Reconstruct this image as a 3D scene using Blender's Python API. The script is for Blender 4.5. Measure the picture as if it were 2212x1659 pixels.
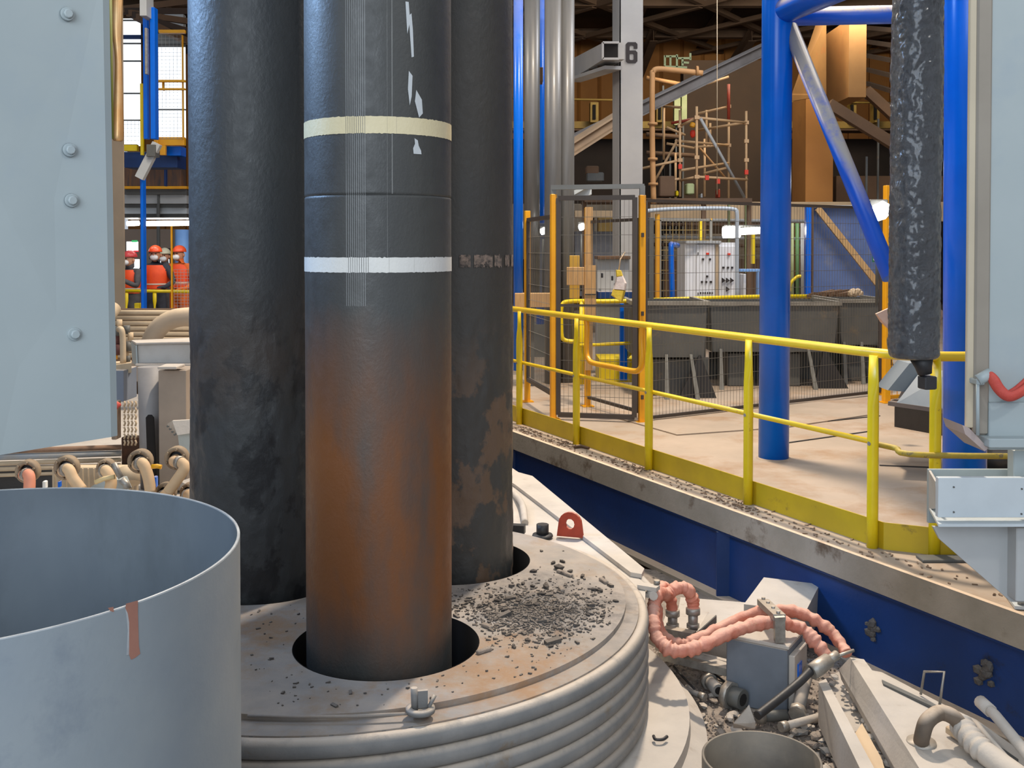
import bpy, math, random
from mathutils import Vector, Matrix, noise
R = math.radians
random.seed(7)
SC = bpy.context.scene
for o in list(bpy.data.objects): bpy.data.objects.remove(o)
COL = SC.collection

# ------------------------------------------------------------------ camera
EYE = Vector((0, 0, 1.67)); F = 2250.0; W, H = 2212.0, 1659.0
PITCH = R(1.2); HOR = 537.0
YP = HOR + F * math.tan(PITCH)                 # row of the principal point
FWD = Vector((0, math.cos(PITCH), -math.sin(PITCH))); UP = Vector((0, math.sin(PITCH), math.cos(PITCH)))
cd = bpy.data.cameras.new('camera'); cam = bpy.data.objects.new('camera', cd); COL.objects.link(cam)
cam.location = EYE; cam.rotation_euler = (R(90) - PITCH, 0, 0)
cd.sensor_width = 36; cd.lens = 36 * F / W; cd.shift_y = -(H / 2 - YP) / W
cd.clip_start = 0.05; cd.clip_end = 200
SC.camera = cam

def ray(px, py):
    return Vector(((px - W / 2) / F, 0, 0)) + FWD + UP * ((YP - py) / F)
def at(px, py, Y):                             # point of the place at depth Y
    d = ray(px, py); return EYE + d * (Y / d.y)
def onz(px, py, z):                            # point of the place at height z
    d = ray(px, py); return EYE + d * ((z - EYE.z) / d.z)

# ------------------------------------------------------------------ world and light
wd = bpy.data.worlds.new('world'); SC.world = wd; wd.use_nodes = True
bg = wd.node_tree.nodes['Background']; bg.inputs[0].default_value = (0.80, 0.88, 1.0, 1); bg.inputs[1].default_value = 0.62
def area(name, loc, target, size, energy, color, sy=None, spread=180):
    l = bpy.data.lights.new(name, 'AREA'); l.energy = energy; l.color = color; l.size = size; l.spread = R(spread)
    if sy: l.shape = 'RECTANGLE'; l.size_y = sy
    o = bpy.data.objects.new(name, l); COL.objects.link(o); o.location = loc
    o.rotation_euler = (Vector(target) - Vector(loc)).to_track_quat('-Z', 'Y').to_euler()
    return o
WARM = (1.0, 0.72, 0.44); COOL = (0.80, 0.90, 1.0)
area('high_bay_lamp_warm', (1.6, 9.0, 8.0), (0.2, 5.2, 0), 0.45, 1000, (1.0, 0.84, 0.66))
area('high_bay_lamp_hall', (5, 12, 9.0), (4, 11, 0), 3, 150, (1.0, 0.84, 0.66))
area('daylight_opening', (-2.0, -5.0, 4.0), (-0.5, 4.5, 1.0), 5, 520, COOL)
area('added_blue_side', (-6.0, 6.0, 5.0), (-1.5, 5.2, 3.1), 1.6, 62, (0.36, 0.60, 1.0), spread=50)  # unseen lamp, added to tint the left sides of the electrodes blue
area('high_bay_lamp_far', (6, 22, 8.3), (6, 34, 5), 4, 700, (1.0, 0.86, 0.66))
area('high_bay_lamp_left', (-4.5, 12, 7.5), (-4.0, 9, 0), 2.0, 330, (1.0, 0.88, 0.72))
area('high_bay_lamp_fence', (4.8, 14.0, 7.5), (2.5, 17, 1.0), 2.0, 300, (0.96, 0.96, 1.0))
area('added_lamp_near', (4.0, 0.5, 5.5), (2.0, 4.5, 1.5), 0.35, 60, (1.0, 0.97, 0.92))  # unseen lamp, added to put highlights on the hanging tube
vs = SC.view_settings; vs.view_transform = 'Standard'; vs.look = 'None'; vs.gamma = 1; vs.use_curve_mapping = False; vs.exposure = 0.0

# ------------------------------------------------------------------ materials
def s2l(c):
    return tuple(((v / 255 / 12.92) if v / 255 <= 0.04045 else ((v / 255 + 0.055) / 1.055) ** 2.4) for v in c) + (1,)
MC = {}
def mat(name, c1, c2=None, rough=0.6, metal=0.0, scale=4.0, bump=0.0, bscale=40.0, dust=None, dustamt=0.8, dlo=.35, dhi=.9, c3=None, s3=1.5, t3=0.6, emit=0, stretch=None, spec=0.5, w3=0.08, coat=0, detail=6.0, spots=()):
    if name in MC: return MC[name]
    m = bpy.data.materials.new(name); m.use_nodes = True; MC[name] = m
    nt = m.node_tree; N = nt.nodes; L = nt.links; b = N['Principled BSDF']
    b.inputs['Roughness'].default_value = rough; b.inputs['Metallic'].default_value = metal
    b.inputs['Specular IOR Level'].default_value = spec
    if coat: b.inputs['Coat Weight'].default_value = coat; b.inputs['Coat Roughness'].default_value = 0.15
    if emit:
        b.inputs['Emission Color'].default_value = s2l(c1); b.inputs['Emission Strength'].default_value = emit
    tc = N.new('ShaderNodeTexCoord'); geo = N.new('ShaderNodeNewGeometry')
    src = geo.outputs['Position']
    if stretch:
        mp = N.new('ShaderNodeMapping'); mp.inputs['Scale'].default_value = stretch; L.new(src, mp.inputs[0]); src = mp.outputs[0]
    def noi(s, d=6.0, r=0.6):
        n = N.new('ShaderNodeTexNoise'); n.inputs['Scale'].default_value = s; n.inputs['Detail'].default_value = d; n.inputs['Roughness'].default_value = r
        L.new(src, n.inputs['Vector']); return n.outputs['Fac']
    def ramp(f, a, bb):
        r = N.new('ShaderNodeMapRange'); r.inputs[1].default_value = a; r.inputs[2].default_value = bb; L.new(f, r.inputs[0]); return r.outputs[0]
    def mix(f, a, bcol):
        x = N.new('ShaderNodeMix'); x.data_type = 'RGBA'
        L.new(f, x.inputs[0])
        if isinstance(a, tuple): x.inputs[6].default_value = a
        else: L.new(a, x.inputs[6])
        if isinstance(bcol, tuple): x.inputs[7].default_value = bcol
        else: L.new(bcol, x.inputs[7])
        return x.outputs[2]
    col = s2l(c1)
    if c2: col = mix(ramp(noi(scale, detail), 0.35, 0.65), s2l(c1), s2l(c2))
    if c3: col = mix(ramp(noi(s3, 8, 0.7), t3, t3 + w3), col, s2l(c3))
    for (sc3, srad, scol, samt) in spots:
        vd = N.new('ShaderNodeVectorMath'); vd.operation = 'DISTANCE'; L.new(geo.outputs['Position'], vd.inputs[0]); vd.inputs[1].default_value = sc3
        na = N.new('ShaderNodeMath'); na.operation = 'ADD'; L.new(vd.outputs['Value'], na.inputs[0]); L.new(ramp(noi(7, 10, .7), .2, .8), na.inputs[1])
        sp = ramp(na.outputs[0], srad + .7, srad + .3); mm = N.new('ShaderNodeMath'); mm.operation = 'MULTIPLY'; L.new(sp, mm.inputs[0]); mm.inputs[1].default_value = samt
        col = mix(mm.outputs[0], col, s2l(scol))
    if dust:
        sx = N.new('ShaderNodeSeparateXYZ'); L.new(geo.outputs['Normal'], sx.inputs[0])
        up = ramp(sx.outputs[2], dlo, dhi)
        mu = N.new('ShaderNodeMath'); mu.operation = 'MULTIPLY'; mu.use_clamp = True
        nn = ramp(noi(7, 8, 0.7), 0.2, 0.5); L.new(up, mu.inputs[0]); L.new(nn, mu.inputs[1])
        m2 = N.new('ShaderNodeMath'); m2.operation = 'MULTIPLY'; L.new(mu.outputs[0], m2.inputs[0]); m2.inputs[1].default_value = dustamt
        col = mix(m2.outputs[0], col, s2l(dust))
    if isinstance(col, tuple): b.inputs['Base Color'].default_value = col
    else: L.new(col, b.inputs['Base Color'])
    if bump:
        bp = N.new('ShaderNodeBump'); bp.inputs['Strength'].default_value = bump; bp.inputs['Distance'].default_value = 0.02
        L.new(noi(bscale, 8, 0.65), bp.inputs['Height']); L.new(bp.outputs[0], b.inputs['Normal'])
    return m

DUST = (205, 190, 172)
YEL = mat('yellow_paint', (226, 198, 16), (212, 184, 20), 0.38, scale=3, c3=(150, 120, 30), s3=14, t3=0.66, bump=0.05)
ORY = mat('orange_yellow_paint', (232, 168, 20), (220, 150, 20), 0.4, scale=3, c3=(150, 105, 40), s3=12, t3=0.68)
TOE = mat('toe_board_yellow', (192, 162, 24), (176, 148, 28), 0.45, scale=3, c3=(140, 116, 40), s3=5, t3=0.62)
HRL = mat('handrail_yellow', (226, 192, 36), (214, 178, 36), 0.4, scale=3, c3=(176, 140, 60), s3=9, t3=0.66)
BLU = mat('blue_paint', (0, 104, 218), (0, 94, 204), 0.25, spec=.32, scale=2, c3=(90, 110, 140), s3=3, t3=0.68, dust=(180, 170, 160), dustamt=.7)
BLD = mat('dusty_blue_paint', (4, 88, 206), (2, 78, 190), 0.35, scale=2, dust=(176, 168, 156), dustamt=.95, dlo=.0, dhi=.38)
DBL = mat('dark_blue_paint', (10, 48, 98), (12, 54, 112), 0.5, scale=2.5, bump=0.1, c3=(30, 34, 44), s3=1.6, t3=0.62, dust=DUST)
GRY = mat('grey_paint', (166, 176, 177), (158, 169, 171), 0.45, scale=1.3, c3=(156, 168, 174), s3=2.2, t3=0.56, w3=0.2)
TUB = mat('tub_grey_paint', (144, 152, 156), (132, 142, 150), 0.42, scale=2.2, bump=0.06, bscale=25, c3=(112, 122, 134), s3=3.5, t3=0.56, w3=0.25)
LGY = mat('light_grey_paint', (178, 180, 180), (166, 168, 168), 0.5, scale=2, c3=(140, 135, 128), s3=5, t3=0.66, dust=DUST, dustamt=.4)
WHG = mat('pale_grey_paint', (196, 204, 208), (184, 192, 196), 0.4, scale=2.5, c3=(140, 146, 150), s3=9, t3=0.68)
DGY = mat('dark_grey_steel', (92, 92, 88), (78, 80, 80), 0.55, scale=3, bump=0.1, c3=(110, 100, 86), s3=4, t3=0.6)
BLK = mat('black_steel', (42, 42, 44), (34, 34, 36), 0.5, scale=5, bump=0.1)
PIT = mat('near_black', (20, 18, 17), (28, 24, 22), 0.95, scale=8)  # near-black for port liners, gaps, slots and bores
CON = mat('dusty_concrete', (168, 151, 134), (152, 138, 122), 0.85, scale=1.2, bump=0.12, bscale=14, c3=(142, 112, 82), s3=1.1, t3=0.5, w3=0.2)
EDG = mat('slab_edge_steel', (156, 144, 128), (138, 128, 112), 0.7, scale=3, bump=0.25, bscale=22, c3=(96, 78, 60), s3=3.2, t3=0.55, w3=0.12, dust=(210, 186, 160))
LID = mat('dusty_lid_steel', (158, 148, 138), (138, 133, 128), 0.8, scale=5, bump=0.22, bscale=60, c3=(142, 118, 92), s3=2.2, t3=0.52, w3=0.2, spots=(((.13, 4.75, .03), .26, (84, 82, 82), .75), ((-1.02, 4.45, .03), .16, (150, 114, 76), .75), ((-.08, 4.0, .03), .24, (150, 114, 78), .75)))
RIB = mat('dusty_pipe_steel', (130, 128, 125), (114, 114, 113), 0.62, scale=6, bump=0.15, bscale=70, c3=(118, 106, 92), s3=5, t3=0.6, dust=(196, 182, 166))
DPL = mat('dusty_plate', (188, 180, 170), (172, 165, 157), 0.82, scale=3, bump=0.2, bscale=45, c3=(160, 146, 132), s3=6, t3=0.6, w3=.15)
RUB = mat('rubble_dust', (168, 156, 144), (132, 122, 114), 0.95, scale=12, bump=0.8, bscale=60, c3=(84, 78, 74), s3=18, t3=0.57)
CH2 = mat('dark_graphite_lump', (50, 46, 44), (70, 64, 60), 0.8, scale=30, bump=0.5, bscale=90, dust=(120, 110, 100), dustamt=.3)
CHK = mat('graphite_chunk', (72, 68, 66), (96, 90, 84), 0.85, scale=30, bump=0.5, bscale=90, dust=(150, 138, 126), dustamt=.4)
HOS = mat('pink_hose_sleeve', (206, 142, 122), (188, 104, 80), 0.75, scale=9, bump=0.3, bscale=50, c3=(196, 150, 120), s3=8, t3=0.6, dust=(222, 186, 170), dustamt=.6)
HRD = mat('red_strap', (206, 84, 70), (188, 70, 60), 0.6, scale=12, bump=0.3)
RUS = mat('rusty_red_paint', (172, 62, 36), (150, 52, 30), 0.6, scale=20, dust=DUST, dustamt=.3)
STE = mat('bare_steel', (160, 158, 152), (130, 126, 120), 0.45, 0.5, scale=20, bump=0.1, dust=DUST, dustamt=.6)
TAN = mat('tan_painted_wall', (176, 122, 62), (160, 108, 56), 0.8, scale=0.6, c3=(140, 94, 50), s3=0.8, t3=0.58, w3=0.2)
BRN = mat('brown_dusty_steel', (110, 84, 62), (88, 68, 52), 0.85, scale=0.8, bump=0.1)
DRK = mat('dark_roof_steel', (74, 58, 48), (56, 46, 40), 0.85, scale=0.7)
BEI = mat('beige_sheeting', (196, 172, 140), (180, 158, 130), 0.7, scale=2)
WOO = mat('plywood', (196, 158, 108), (178, 140, 92), 0.7, scale=6, stretch=(4, 4, .6), c3=(150, 112, 70), s3=7, t3=0.6)
ORG = mat('galvanised_scaffold', (214, 176, 130), (196, 158, 116), 0.6, scale=4)
GRN = mat('pale_green_steel', (170, 178, 130), (150, 160, 110), 0.6, scale=3)
WHT = mat('white_cabinet_paint', (232, 232, 234), (224, 226, 230), 0.4, scale=3)
LMP = mat('lamp_glow', (255, 252, 244), emit=14)
LM2 = mat('floor_glow_white', (240, 248, 255), emit=1.7)
REF = mat('red_marker', (226, 60, 34), rough=0.5)
BLM = mat('black_marking', (34, 26, 26), rough=.6)

def graphite(name, ctr, r_top, base1, base2, rust, tintz, tintamt, patches, stripes):
    m = bpy.data.materials.new(name); m.use_nodes = True
    nt = m.node_tree; N = nt.nodes; L = nt.links; b = N['Principled BSDF']
    b.inputs['Roughness'].default_value = 0.42; b.inputs['Specular IOR Level'].default_value = 0.45
    geo = N.new('ShaderNodeNewGeometry'); P = geo.outputs['Position']
    def mth(op, a, c=None, clamp=False):
        x = N.new('ShaderNodeMath'); x.operation = op; x.use_clamp = clamp
        for i, v in enumerate((a, c)):
            if v is None: continue
            if isinstance(v, (int, float)): x.inputs[i].default_value = v
            else: L.new(v, x.inputs[i])
        return x.outputs[0]
    def noi(s, st=(1, 1, 1), d=8, r=.6):
        mp = N.new('ShaderNodeMapping'); mp.inputs['Scale'].default_value = st; L.new(P, mp.inputs[0])
        n = N.new('ShaderNodeTexNoise'); n.inputs['Scale'].default_value = s; n.inputs['Detail'].default_value = d; n.inputs['Roughness'].default_value = r
        L.new(mp.outputs[0], n.inputs['Vector']); return n.outputs['Fac']
    def ramp(f, a, c, lo=0, hi=1):
        r = N.new('ShaderNodeMapRange'); r.inputs[1].default_value = a; r.inputs[2].default_value = c
        r.inputs[3].default_value = lo; r.inputs[4].default_value = hi; L.new(f, r.inputs[0]); return r.outputs[0]
    def mix(f, a, c):
        x = N.new('ShaderNodeMix'); x.data_type = 'RGBA'
        if isinstance(f, (int, float)): x.inputs[0].default_value = f
        else: L.new(f, x.inputs[0])
        for i, v in ((6, a), (7, c)):
            if isinstance(v, tuple): x.inputs[i].default_value = v
            else: L.new(v, x.inputs[i])
        return x.outputs[2]
    sx = N.new('ShaderNodeSeparateXYZ'); L.new(P, sx.inputs[0]); X, Y, Z = sx.outputs
    col = mix(ramp(noi(3, (1, 1, .25)), .3, .7), s2l(base1), s2l(base2))
    # brown tint between two heights, with ragged limits
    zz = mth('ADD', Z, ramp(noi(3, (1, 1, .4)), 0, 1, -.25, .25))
    f = mth('MULTIPLY', ramp(zz, tintz[1], tintz[1] - tintz[2]), ramp(zz, tintz[0], tintz[0] + tintz[2] * .5))
    f = mth('MULTIPLY', f, ramp(noi(5, (1, 1, .35)), .2, .55)); f = mth('MULTIPLY', f, tintamt)
    col = mix(f, col, s2l(rust))  # rust holds the brown tint colour
    if patches:
        pz = ramp(zz, patches[1], patches[0])
        pf = mth('MULTIPLY', pz, ramp(noi(4.2, (1, 1, .8), 10, .62), .52, .56))
        col = mix(mth('MULTIPLY', pf, .85), col, s2l(patches[2]))
    rgh = ramp(noi(20), .3, .7, .38, .58)
    if stripes is not None:
        ang = mth('ARCTAN2', mth('SUBTRACT', X, ctr[0]), mth('SUBTRACT', ctr[1], Y))   # 0 towards -Y
        for (a0, a1, n, z0, z1, amt, c) in stripes:
            ph = mth('FRACT', mth('MULTIPLY', mth('SUBTRACT', ang, a0), n / (a1 - a0)))
            on = mth('MULTIPLY', mth('LESS_THAN', ph, .34), mth('MULTIPLY', mth('GREATER_THAN', ang, a0), mth('LESS_THAN', ang, a1)))
            on = mth('MULTIPLY', on, mth('MULTIPLY', mth('GREATER_THAN', Z, z0), mth('LESS_THAN', Z, z1)))
            on = mth('MULTIPLY', on, mth('MULTIPLY', ramp(noi(9, (1, 1, .25)), .25, .6, .35, 1), amt))
            col = mix(on, col, s2l(c))
    L.new(col, b.inputs['Base Color']); L.new(rgh, b.inputs['Roughness'])
    bp = N.new('ShaderNodeBump'); bp.inputs['Strength'].default_value = .22 if patches else .14; bp.inputs['Distance'].default_value = .02
    L.new(noi(45 if patches else 90, (1, 1, .7)), bp.inputs['Height']); L.new(bp.outputs[0], b.inputs['Normal'])
    return m

# ------------------------------------------------------------------ mesh building
WLOC = {}
class MB:
    def __init__(s): s.v = []; s.f = []; s.sm = []
    def add(s, vs, fs, smooth=False):
        n = len(s.v); s.v += [Vector(v) for v in vs]; s.f += [tuple(i + n for i in f) for f in fs]; s.sm += [smooth] * len(fs); return s
    def box(s, c, size, rot=(0, 0, 0), bev=0.0):
        M = Matrix.Translation(c) @ (Matrix.Rotation(rot[2], 4, 'Z') @ Matrix.Rotation(rot[1], 4, 'Y') @ Matrix.Rotation(rot[0], 4, 'X'))
        x, y, z = (q / 2 for q in size)
        if not bev:
            v = [M @ Vector((a * x, b * y, c2 * z)) for a in (-1, 1) for b in (-1, 1) for c2 in (-1, 1)]
            return s.add(v, [(0, 1, 3, 2), (4, 6, 7, 5), (0, 4, 5, 1), (2, 3, 7, 6), (0, 2, 6, 4), (1, 5, 7, 3)])
        e = min(bev, x * .9, y * .9, z * .9); rings = []
        for (zz, ins) in ((-z, e), (-z + e, 0), (z - e, 0), (z, e)):
            r = []
            for (sx, sy) in ((-1, -1), (1, -1), (1, 1), (-1, 1)):
                a, b = x - ins, y - ins
                if sx * sy > 0: r += [(sx * a, sy * (b - e), zz), (sx * (a - e), sy * b, zz)]
                else: r += [(sx * (a - e), sy * b, zz), (sx * a, sy * (b - e), zz)]
            rings.append(r)
        v = [M @ Vector(p) for r in rings for p in r]; f = [tuple(range(7, -1, -1)), tuple(range(24, 32))]
        for k in range(3):
            for i in range(8):
                j = (i + 1) % 8; f.append((k * 8 + i, k * 8 + j, k * 8 + 8 + j, k * 8 + 8 + i))
        return s.add(v, f)
    def tube(s, pts, r, seg=12, cap=True, smooth=True, flat=1.0, refu=None):
        pts = [Vector(p) for p in pts]; n = len(pts); rs = r if isinstance(r, (list, tuple)) else [r] * n
        fl = flat if isinstance(flat, (list, tuple)) else [flat] * n
        t0 = (pts[1] - pts[0]).normalized()
        u = Vector(refu) if refu else (Vector((0, 0, 1)) if abs(t0.z) < .9 else Vector((1, 0, 0)))
        u = (u - t0 * u.dot(t0)).normalized(); V = []
        for i, p in enumerate(pts):
            if i == 0: t = t0
            elif i == n - 1: t = (pts[-1] - pts[-2]).normalized()
            else: t = ((pts[i + 1] - p).normalized() + (p - pts[i - 1]).normalized())
            t = t.normalized() if t.length > 1e-6 else t0
            u = (u - t * u.dot(t)).normalized(); w = t.cross(u)
            for k in range(seg):
                a = 2 * math.pi * k / seg; V.append(p + (u * math.cos(a) + w * math.sin(a) * fl[i]) * rs[i])
        Fs = [(i * seg + k, i * seg + (k + 1) % seg, (i + 1) * seg + (k + 1) % seg, (i + 1) * seg + k) for i in range(n - 1) for k in range(seg)]
        s.add(V, Fs, smooth)
        if cap:
            b = len(s.v) - len(V)
            s.f += [tuple(b + k for k in range(seg - 1, -1, -1)), tuple(b + (n - 1) * seg + k for k in range(seg))]; s.sm += [False, False]
        return s
    def cyl(s, a, b, r, seg=16, r2=None): return s.tube([a, b], [r, r if r2 is None else r2], seg)
    def lathe(s, c, prof, seg=48, smooth=True, a0=0, a1=2 * math.pi, closed=False):
        c = Vector(c); full = abs(a1 - a0 - 2 * math.pi) < 1e-6; n = seg if full else seg + 1; V = []
        for (r, z) in prof:
            for k in range(n):
                a = a0 + (a1 - a0) * k / seg; V.append(c + Vector((r * math.cos(a), r * math.sin(a), z)))
        Fs = []
        m = len(prof)
        for i in range(m if closed else m - 1):
            i2 = (i + 1) % m
            for k in range(seg):
                k2 = (k + 1) % n; Fs.append((i * n + k, i * n + k2, i2 * n + k2, i2 * n + k))
        return s.add(V, Fs, smooth)
    def prism(s, pts, d):                     # polygon extruded by vector d
        pts = [Vector(p) for p in pts]; d = Vector(d); n = len(pts)
        Fs = [tuple(range(n)), tuple(range(2 * n - 1, n - 1, -1))] + [((i + 1) % n, i, n + i, n + (i + 1) % n) for i in range(n)]
        return s.add(pts + [p + d for p in pts], Fs)
    def beam(s, a, b, w, h, up=(0, 0, 1)):    # rectangular bar
        a = Vector(a); b = Vector(b); t = (b - a).normalized(); u = Vector(up)
        if abs(t.dot(u)) > .95: u = Vector((0, 1, 0))
        r = t.cross(u).normalized(); u = r.cross(t).normalized()
        q = [r * (-w / 2) + u * (-h / 2), r * (w / 2) + u * (-h / 2), r * (w / 2) + u * (h / 2), r * (-w / 2) + u * (h / 2)]
        return s.prism([a + k for k in q], b - a)
    def ibeam(s, a, b, w, h, t=0.02, up=(0, 0, 1)):
        a = Vector(a); b = Vector(b); d = (b - a).normalized(); u = Vector(up)
        if abs(d.dot(u)) > .95: u = Vector((0, 1, 0))
        r = d.cross(u).normalized(); u = r.cross(d).normalized()
        o = u * (h / 2 - t / 2)
        s.beam(a + o, b + o, w, t, u); s.beam(a - o, b - o, w, t, u); s.beam(a, b, t * .8, h - 2 * t, u); return s
    def lump(s, c, r, seed=0, sub=1, sq=(1, 1, 1)):
        import bmesh
        bm = bmesh.new(); bmesh.ops.create_icosphere(bm, subdivisions=sub, radius=1)
        bm.verts.ensure_lookup_table()
        V = []
        for v in bm.verts:
            k = 1 + .45 * noise.noise(v.co * 1.3 + Vector((seed, seed * .7, 0)))
            V.append(Vector(c) + Vector((v.co.x * sq[0], v.co.y * sq[1], v.co.z * sq[2])) * r * k)
        Fs = [tuple(q.index for q in f.verts) for f in bm.faces]; bm.free()
        return s.add(V, Fs, sub > 1)
    def build(s, name, m, parent=None, loc=None, label=None):
        me = bpy.data.meshes.new(name)
        if parent is not None: base = WLOC.get(parent.name, Vector())
        else: base = Vector(loc) if loc is not None else Vector()
        me.from_pydata([v - base for v in s.v], [], s.f); me.polygons.foreach_set('use_smooth', s.sm); me.update()
        me.materials.append(m)
        import bmesh
        bm = bmesh.new(); bm.from_mesh(me); bmesh.ops.recalc_face_normals(bm, faces=bm.faces); bm.to_mesh(me); bm.free()
        o = bpy.data.objects.new(name, me); COL.objects.link(o)
        if parent is not None: o.parent = parent; WLOC[o.name] = base
        else: o.location = base; WLOC[o.name] = base
        if label: o['label'] = label
        return o
def thing(name, label, cat, loc, group=None):
    o = bpy.data.objects.new(name, None); COL.objects.link(o); o.location = loc; o.empty_display_size = .1
    o['label'] = label; o['category'] = cat
    if group: o['group'] = group
    WLOC[o.name] = Vector(loc); return o
def tag(o, label, cat, group=None):
    o['label'] = label; o['category'] = cat
    if group: o['group'] = group
    return o
def struct(o): o['kind'] = 'structure'; return o
def stuff(o): o['kind'] = 'stuff'; return o
def copy_tree(o, loc=None, label=None, parent=None):
    c = o.copy(); COL.objects.link(c)
    if parent: c.parent = parent
    if loc is not None: c.location = loc; WLOC[c.name] = Vector(loc)
    if label: c['label'] = label
    for ch in list(o.children): copy_tree(ch, parent=c)
    return c
def arc(pts, n=6):                            # smooth curve through points
    P = [Vector(p) for p in pts]; out = []
    for i in range(len(P) - 1):
        p0 = P[max(i - 1, 0)]; p1 = P[i]; p2 = P[i + 1]; p3 = P[min(i + 2, len(P) - 1)]
        for k in range(n):
            t = k / n; out.append(.5 * ((2 * p1) + (p2 - p0) * t + (2 * p0 - 5 * p1 + 4 * p2 - p3) * t * t + (3 * p1 - p0 - 3 * p2 + p3) * t ** 3))
    out.append(P[-1]); return out

# ================================================================== the setting
ED0 = Vector((.04, 9.44, 0)); EDV = Vector((2.29, -4.7, 0)).normalized()     # edge line of the platform
EDN = Vector((EDV.y, -EDV.x, 0)) * -1                                         # pointing away from the furnace (to +X)
if EDN.x < 0: EDN = -EDN
def edge(Y): return ED0 + EDV * ((ED0.y - Y) / -EDV.y)
a = edge(2.6); b = edge(30)
mb = MB().prism([(a.x, a.y, 0), (16, 2.6, 0), (16, 42, 0), (b.x, 42, 0), (b.x, b.y, 0)], (0, 0, -.14))
fl = struct(mb.build('floor', CON))
# steel plates let into the platform, with visible joints
for q in ([(1330, 905), (1460, 942), (1700, 925), (1900, 895), (1898, 858), (1400, 900)],):
    pp = [onz(x, y, 0) for x, y in q]
    cc = sum(pp, Vector()) / len(pp)
    MB().prism([cc + (p - cc) * .985 + Vector((0, 0, .012)) for p in pp], (0, 0, -.012)).build('floor_plate', CON, fl)
for (x0, y0, x1, y1) in ((1740, 915, 1900, 898), (1640, 965, 1890, 930), (2020, 1010, 1900, 1005)):
    p, q = onz(x0, y0, .004), onz(x1, y1, .004)
    MB().beam(p, q, .02, .006).build('floor_joint', BLK, fl)
# edge channel and blue beam below
c0, c1 = edge(3.0), edge(29)
mb = MB(); off = -EDN * .012
mb.beam(c0 + off + Vector((0, 0, -.075)), c1 + off + Vector((0, 0, -.075)), .03, .16)
struct(mb.build('trim_1', EDG))
mb = MB(); o2 = EDN * .08
mb.beam(c0 + o2 + Vector((0, 0, -.385)), c1 + o2 + Vector((0, 0, -.385)), .03, .43)
mb.beam(c0 + o2 + Vector((0, 0, -.165)), c1 + o2 + Vector((0, 0, -.165)), .16, .025)
bb = struct(mb.build('trim_2', DBL))
MB().beam(c0 + o2 + Vector((0, 0, -.615)), c1 + o2 + Vector((0, 0, -.615)), .2, .03).build('bottom_flange', EDG, bb)
for Y in (6.75, 9.6):
    p = edge(Y) + EDN * .04
    MB().beam(p + Vector((0, 0, -.18)), p + Vector((0, 0, -.60)), .02, .10, (1, 0, 0)).build('stiffener', DBL, bb)
# burnt spots on the beam: crusts of slag
for (px, py) in ((1884, 1362), (2130, 1445)):
    r = ray(px, py); bp = None
    for k in range(400):
        p = EYE + r * (4 + k * .01) / r.y
        if (p - (ED0 + EDN * .055)).dot(EDN) > 0: bp = p; break
    if bp:
        m_ = MB()
        for k in range(16): m_.lump(bp + EDV * random.gauss(0, .022) + Vector((0, 0, random.gauss(0, .03))), random.uniform(.012, .028), k, 1)
        o = m_.build('slag_crust', CHK, bb)
# ground far below and pit wall
struct(MB().prism([(-16, -3, -4), (16, -3, -4), (16, 44, -4), (-16, 44, -4)], (0, 0, -.2)).build('floor_lower', BRN))
# left platform where people stand
struct(MB().prism([(-12, 15.4, 0), (-3.6, 15.4, 0), (-3.6, 34, 0), (-12, 34, 0)], (0, 0, -.3)).build('floor_left', CON))
# hall walls and roof
wb = MB()
for i in range(40):
    x = -14 + i * .75
    wb.prism([(x, 38, -4), (x + .6, 38, -4), (x + .68, 37.9, -4), (x + .75, 38, -4), (x + .75, 38.3, -4), (x, 38.3, -4)], (0, 0, 17))
wbk = struct(wb.build('wall_back', TAN))
struct(MB().box((16.2, 20, 4.5), (.3, 46, 17)).build('wall_right', BRN))
struct(MB().box((-16.2, 20, 4.5), (.3, 46, 17)).build('wall_left', BRN))
ceil = struct(MB().box((0, 29.5, 9.45), (32, 18, .2)).build('ceiling', DRK))
for i, Y in enumerate(()):
    t = MB()
    t.ibeam((-14, Y, 10.9), (15, Y, 10.9), .25, .3); t.ibeam((-14, Y, 8.9), (15, Y, 8.9), .25, .3)
    x = -14
    while x < 15:
        t.beam((x, Y, 8.95), (x + 1.2, Y, 10.85), .12, .12); t.beam((x + 1.2, Y, 10.85), (x + 2.4, Y, 8.95), .12, .12); x += 2.4
    t.build('truss', DRK, ceil)
TRS = mat('truss_brown', (112, 90, 72), (92, 74, 60), .85, scale=1)
for Y in (21.5, 26, 30.5, 35):
    MB().ibeam((-14, Y, 8.85), (15, Y, 8.85), .3, .28).build('truss_chord', TRS, ceil)
    for k in range(9):
        x = -13 + k * 3.1
        MB().beam((x, Y, 8.8), (x + 3.0, Y + 4.4, 8.8), .16, .14).build('roof_diagonal', TRS, ceil); MB().beam((x + 3.0, Y, 8.75), (x, Y + 4.4, 8.75), .16, .14).build('roof_diagonal', TRS, ceil)
for x in (-9, -4, 1.0, 3.6, 6.2, 9, 12.5):
    MB().ibeam((x, 20.8, 9.1), (x + .6, 38.2, 9.1), .22, .3).build('purlin', TRS, ceil)
for x in (1.4, 4.6, 7.8, 11):
    MB().ibeam((x, 34, 8.6), (x, 37.8, 8.0), .25, .4).build('haunch', TRS, ceil)

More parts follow.
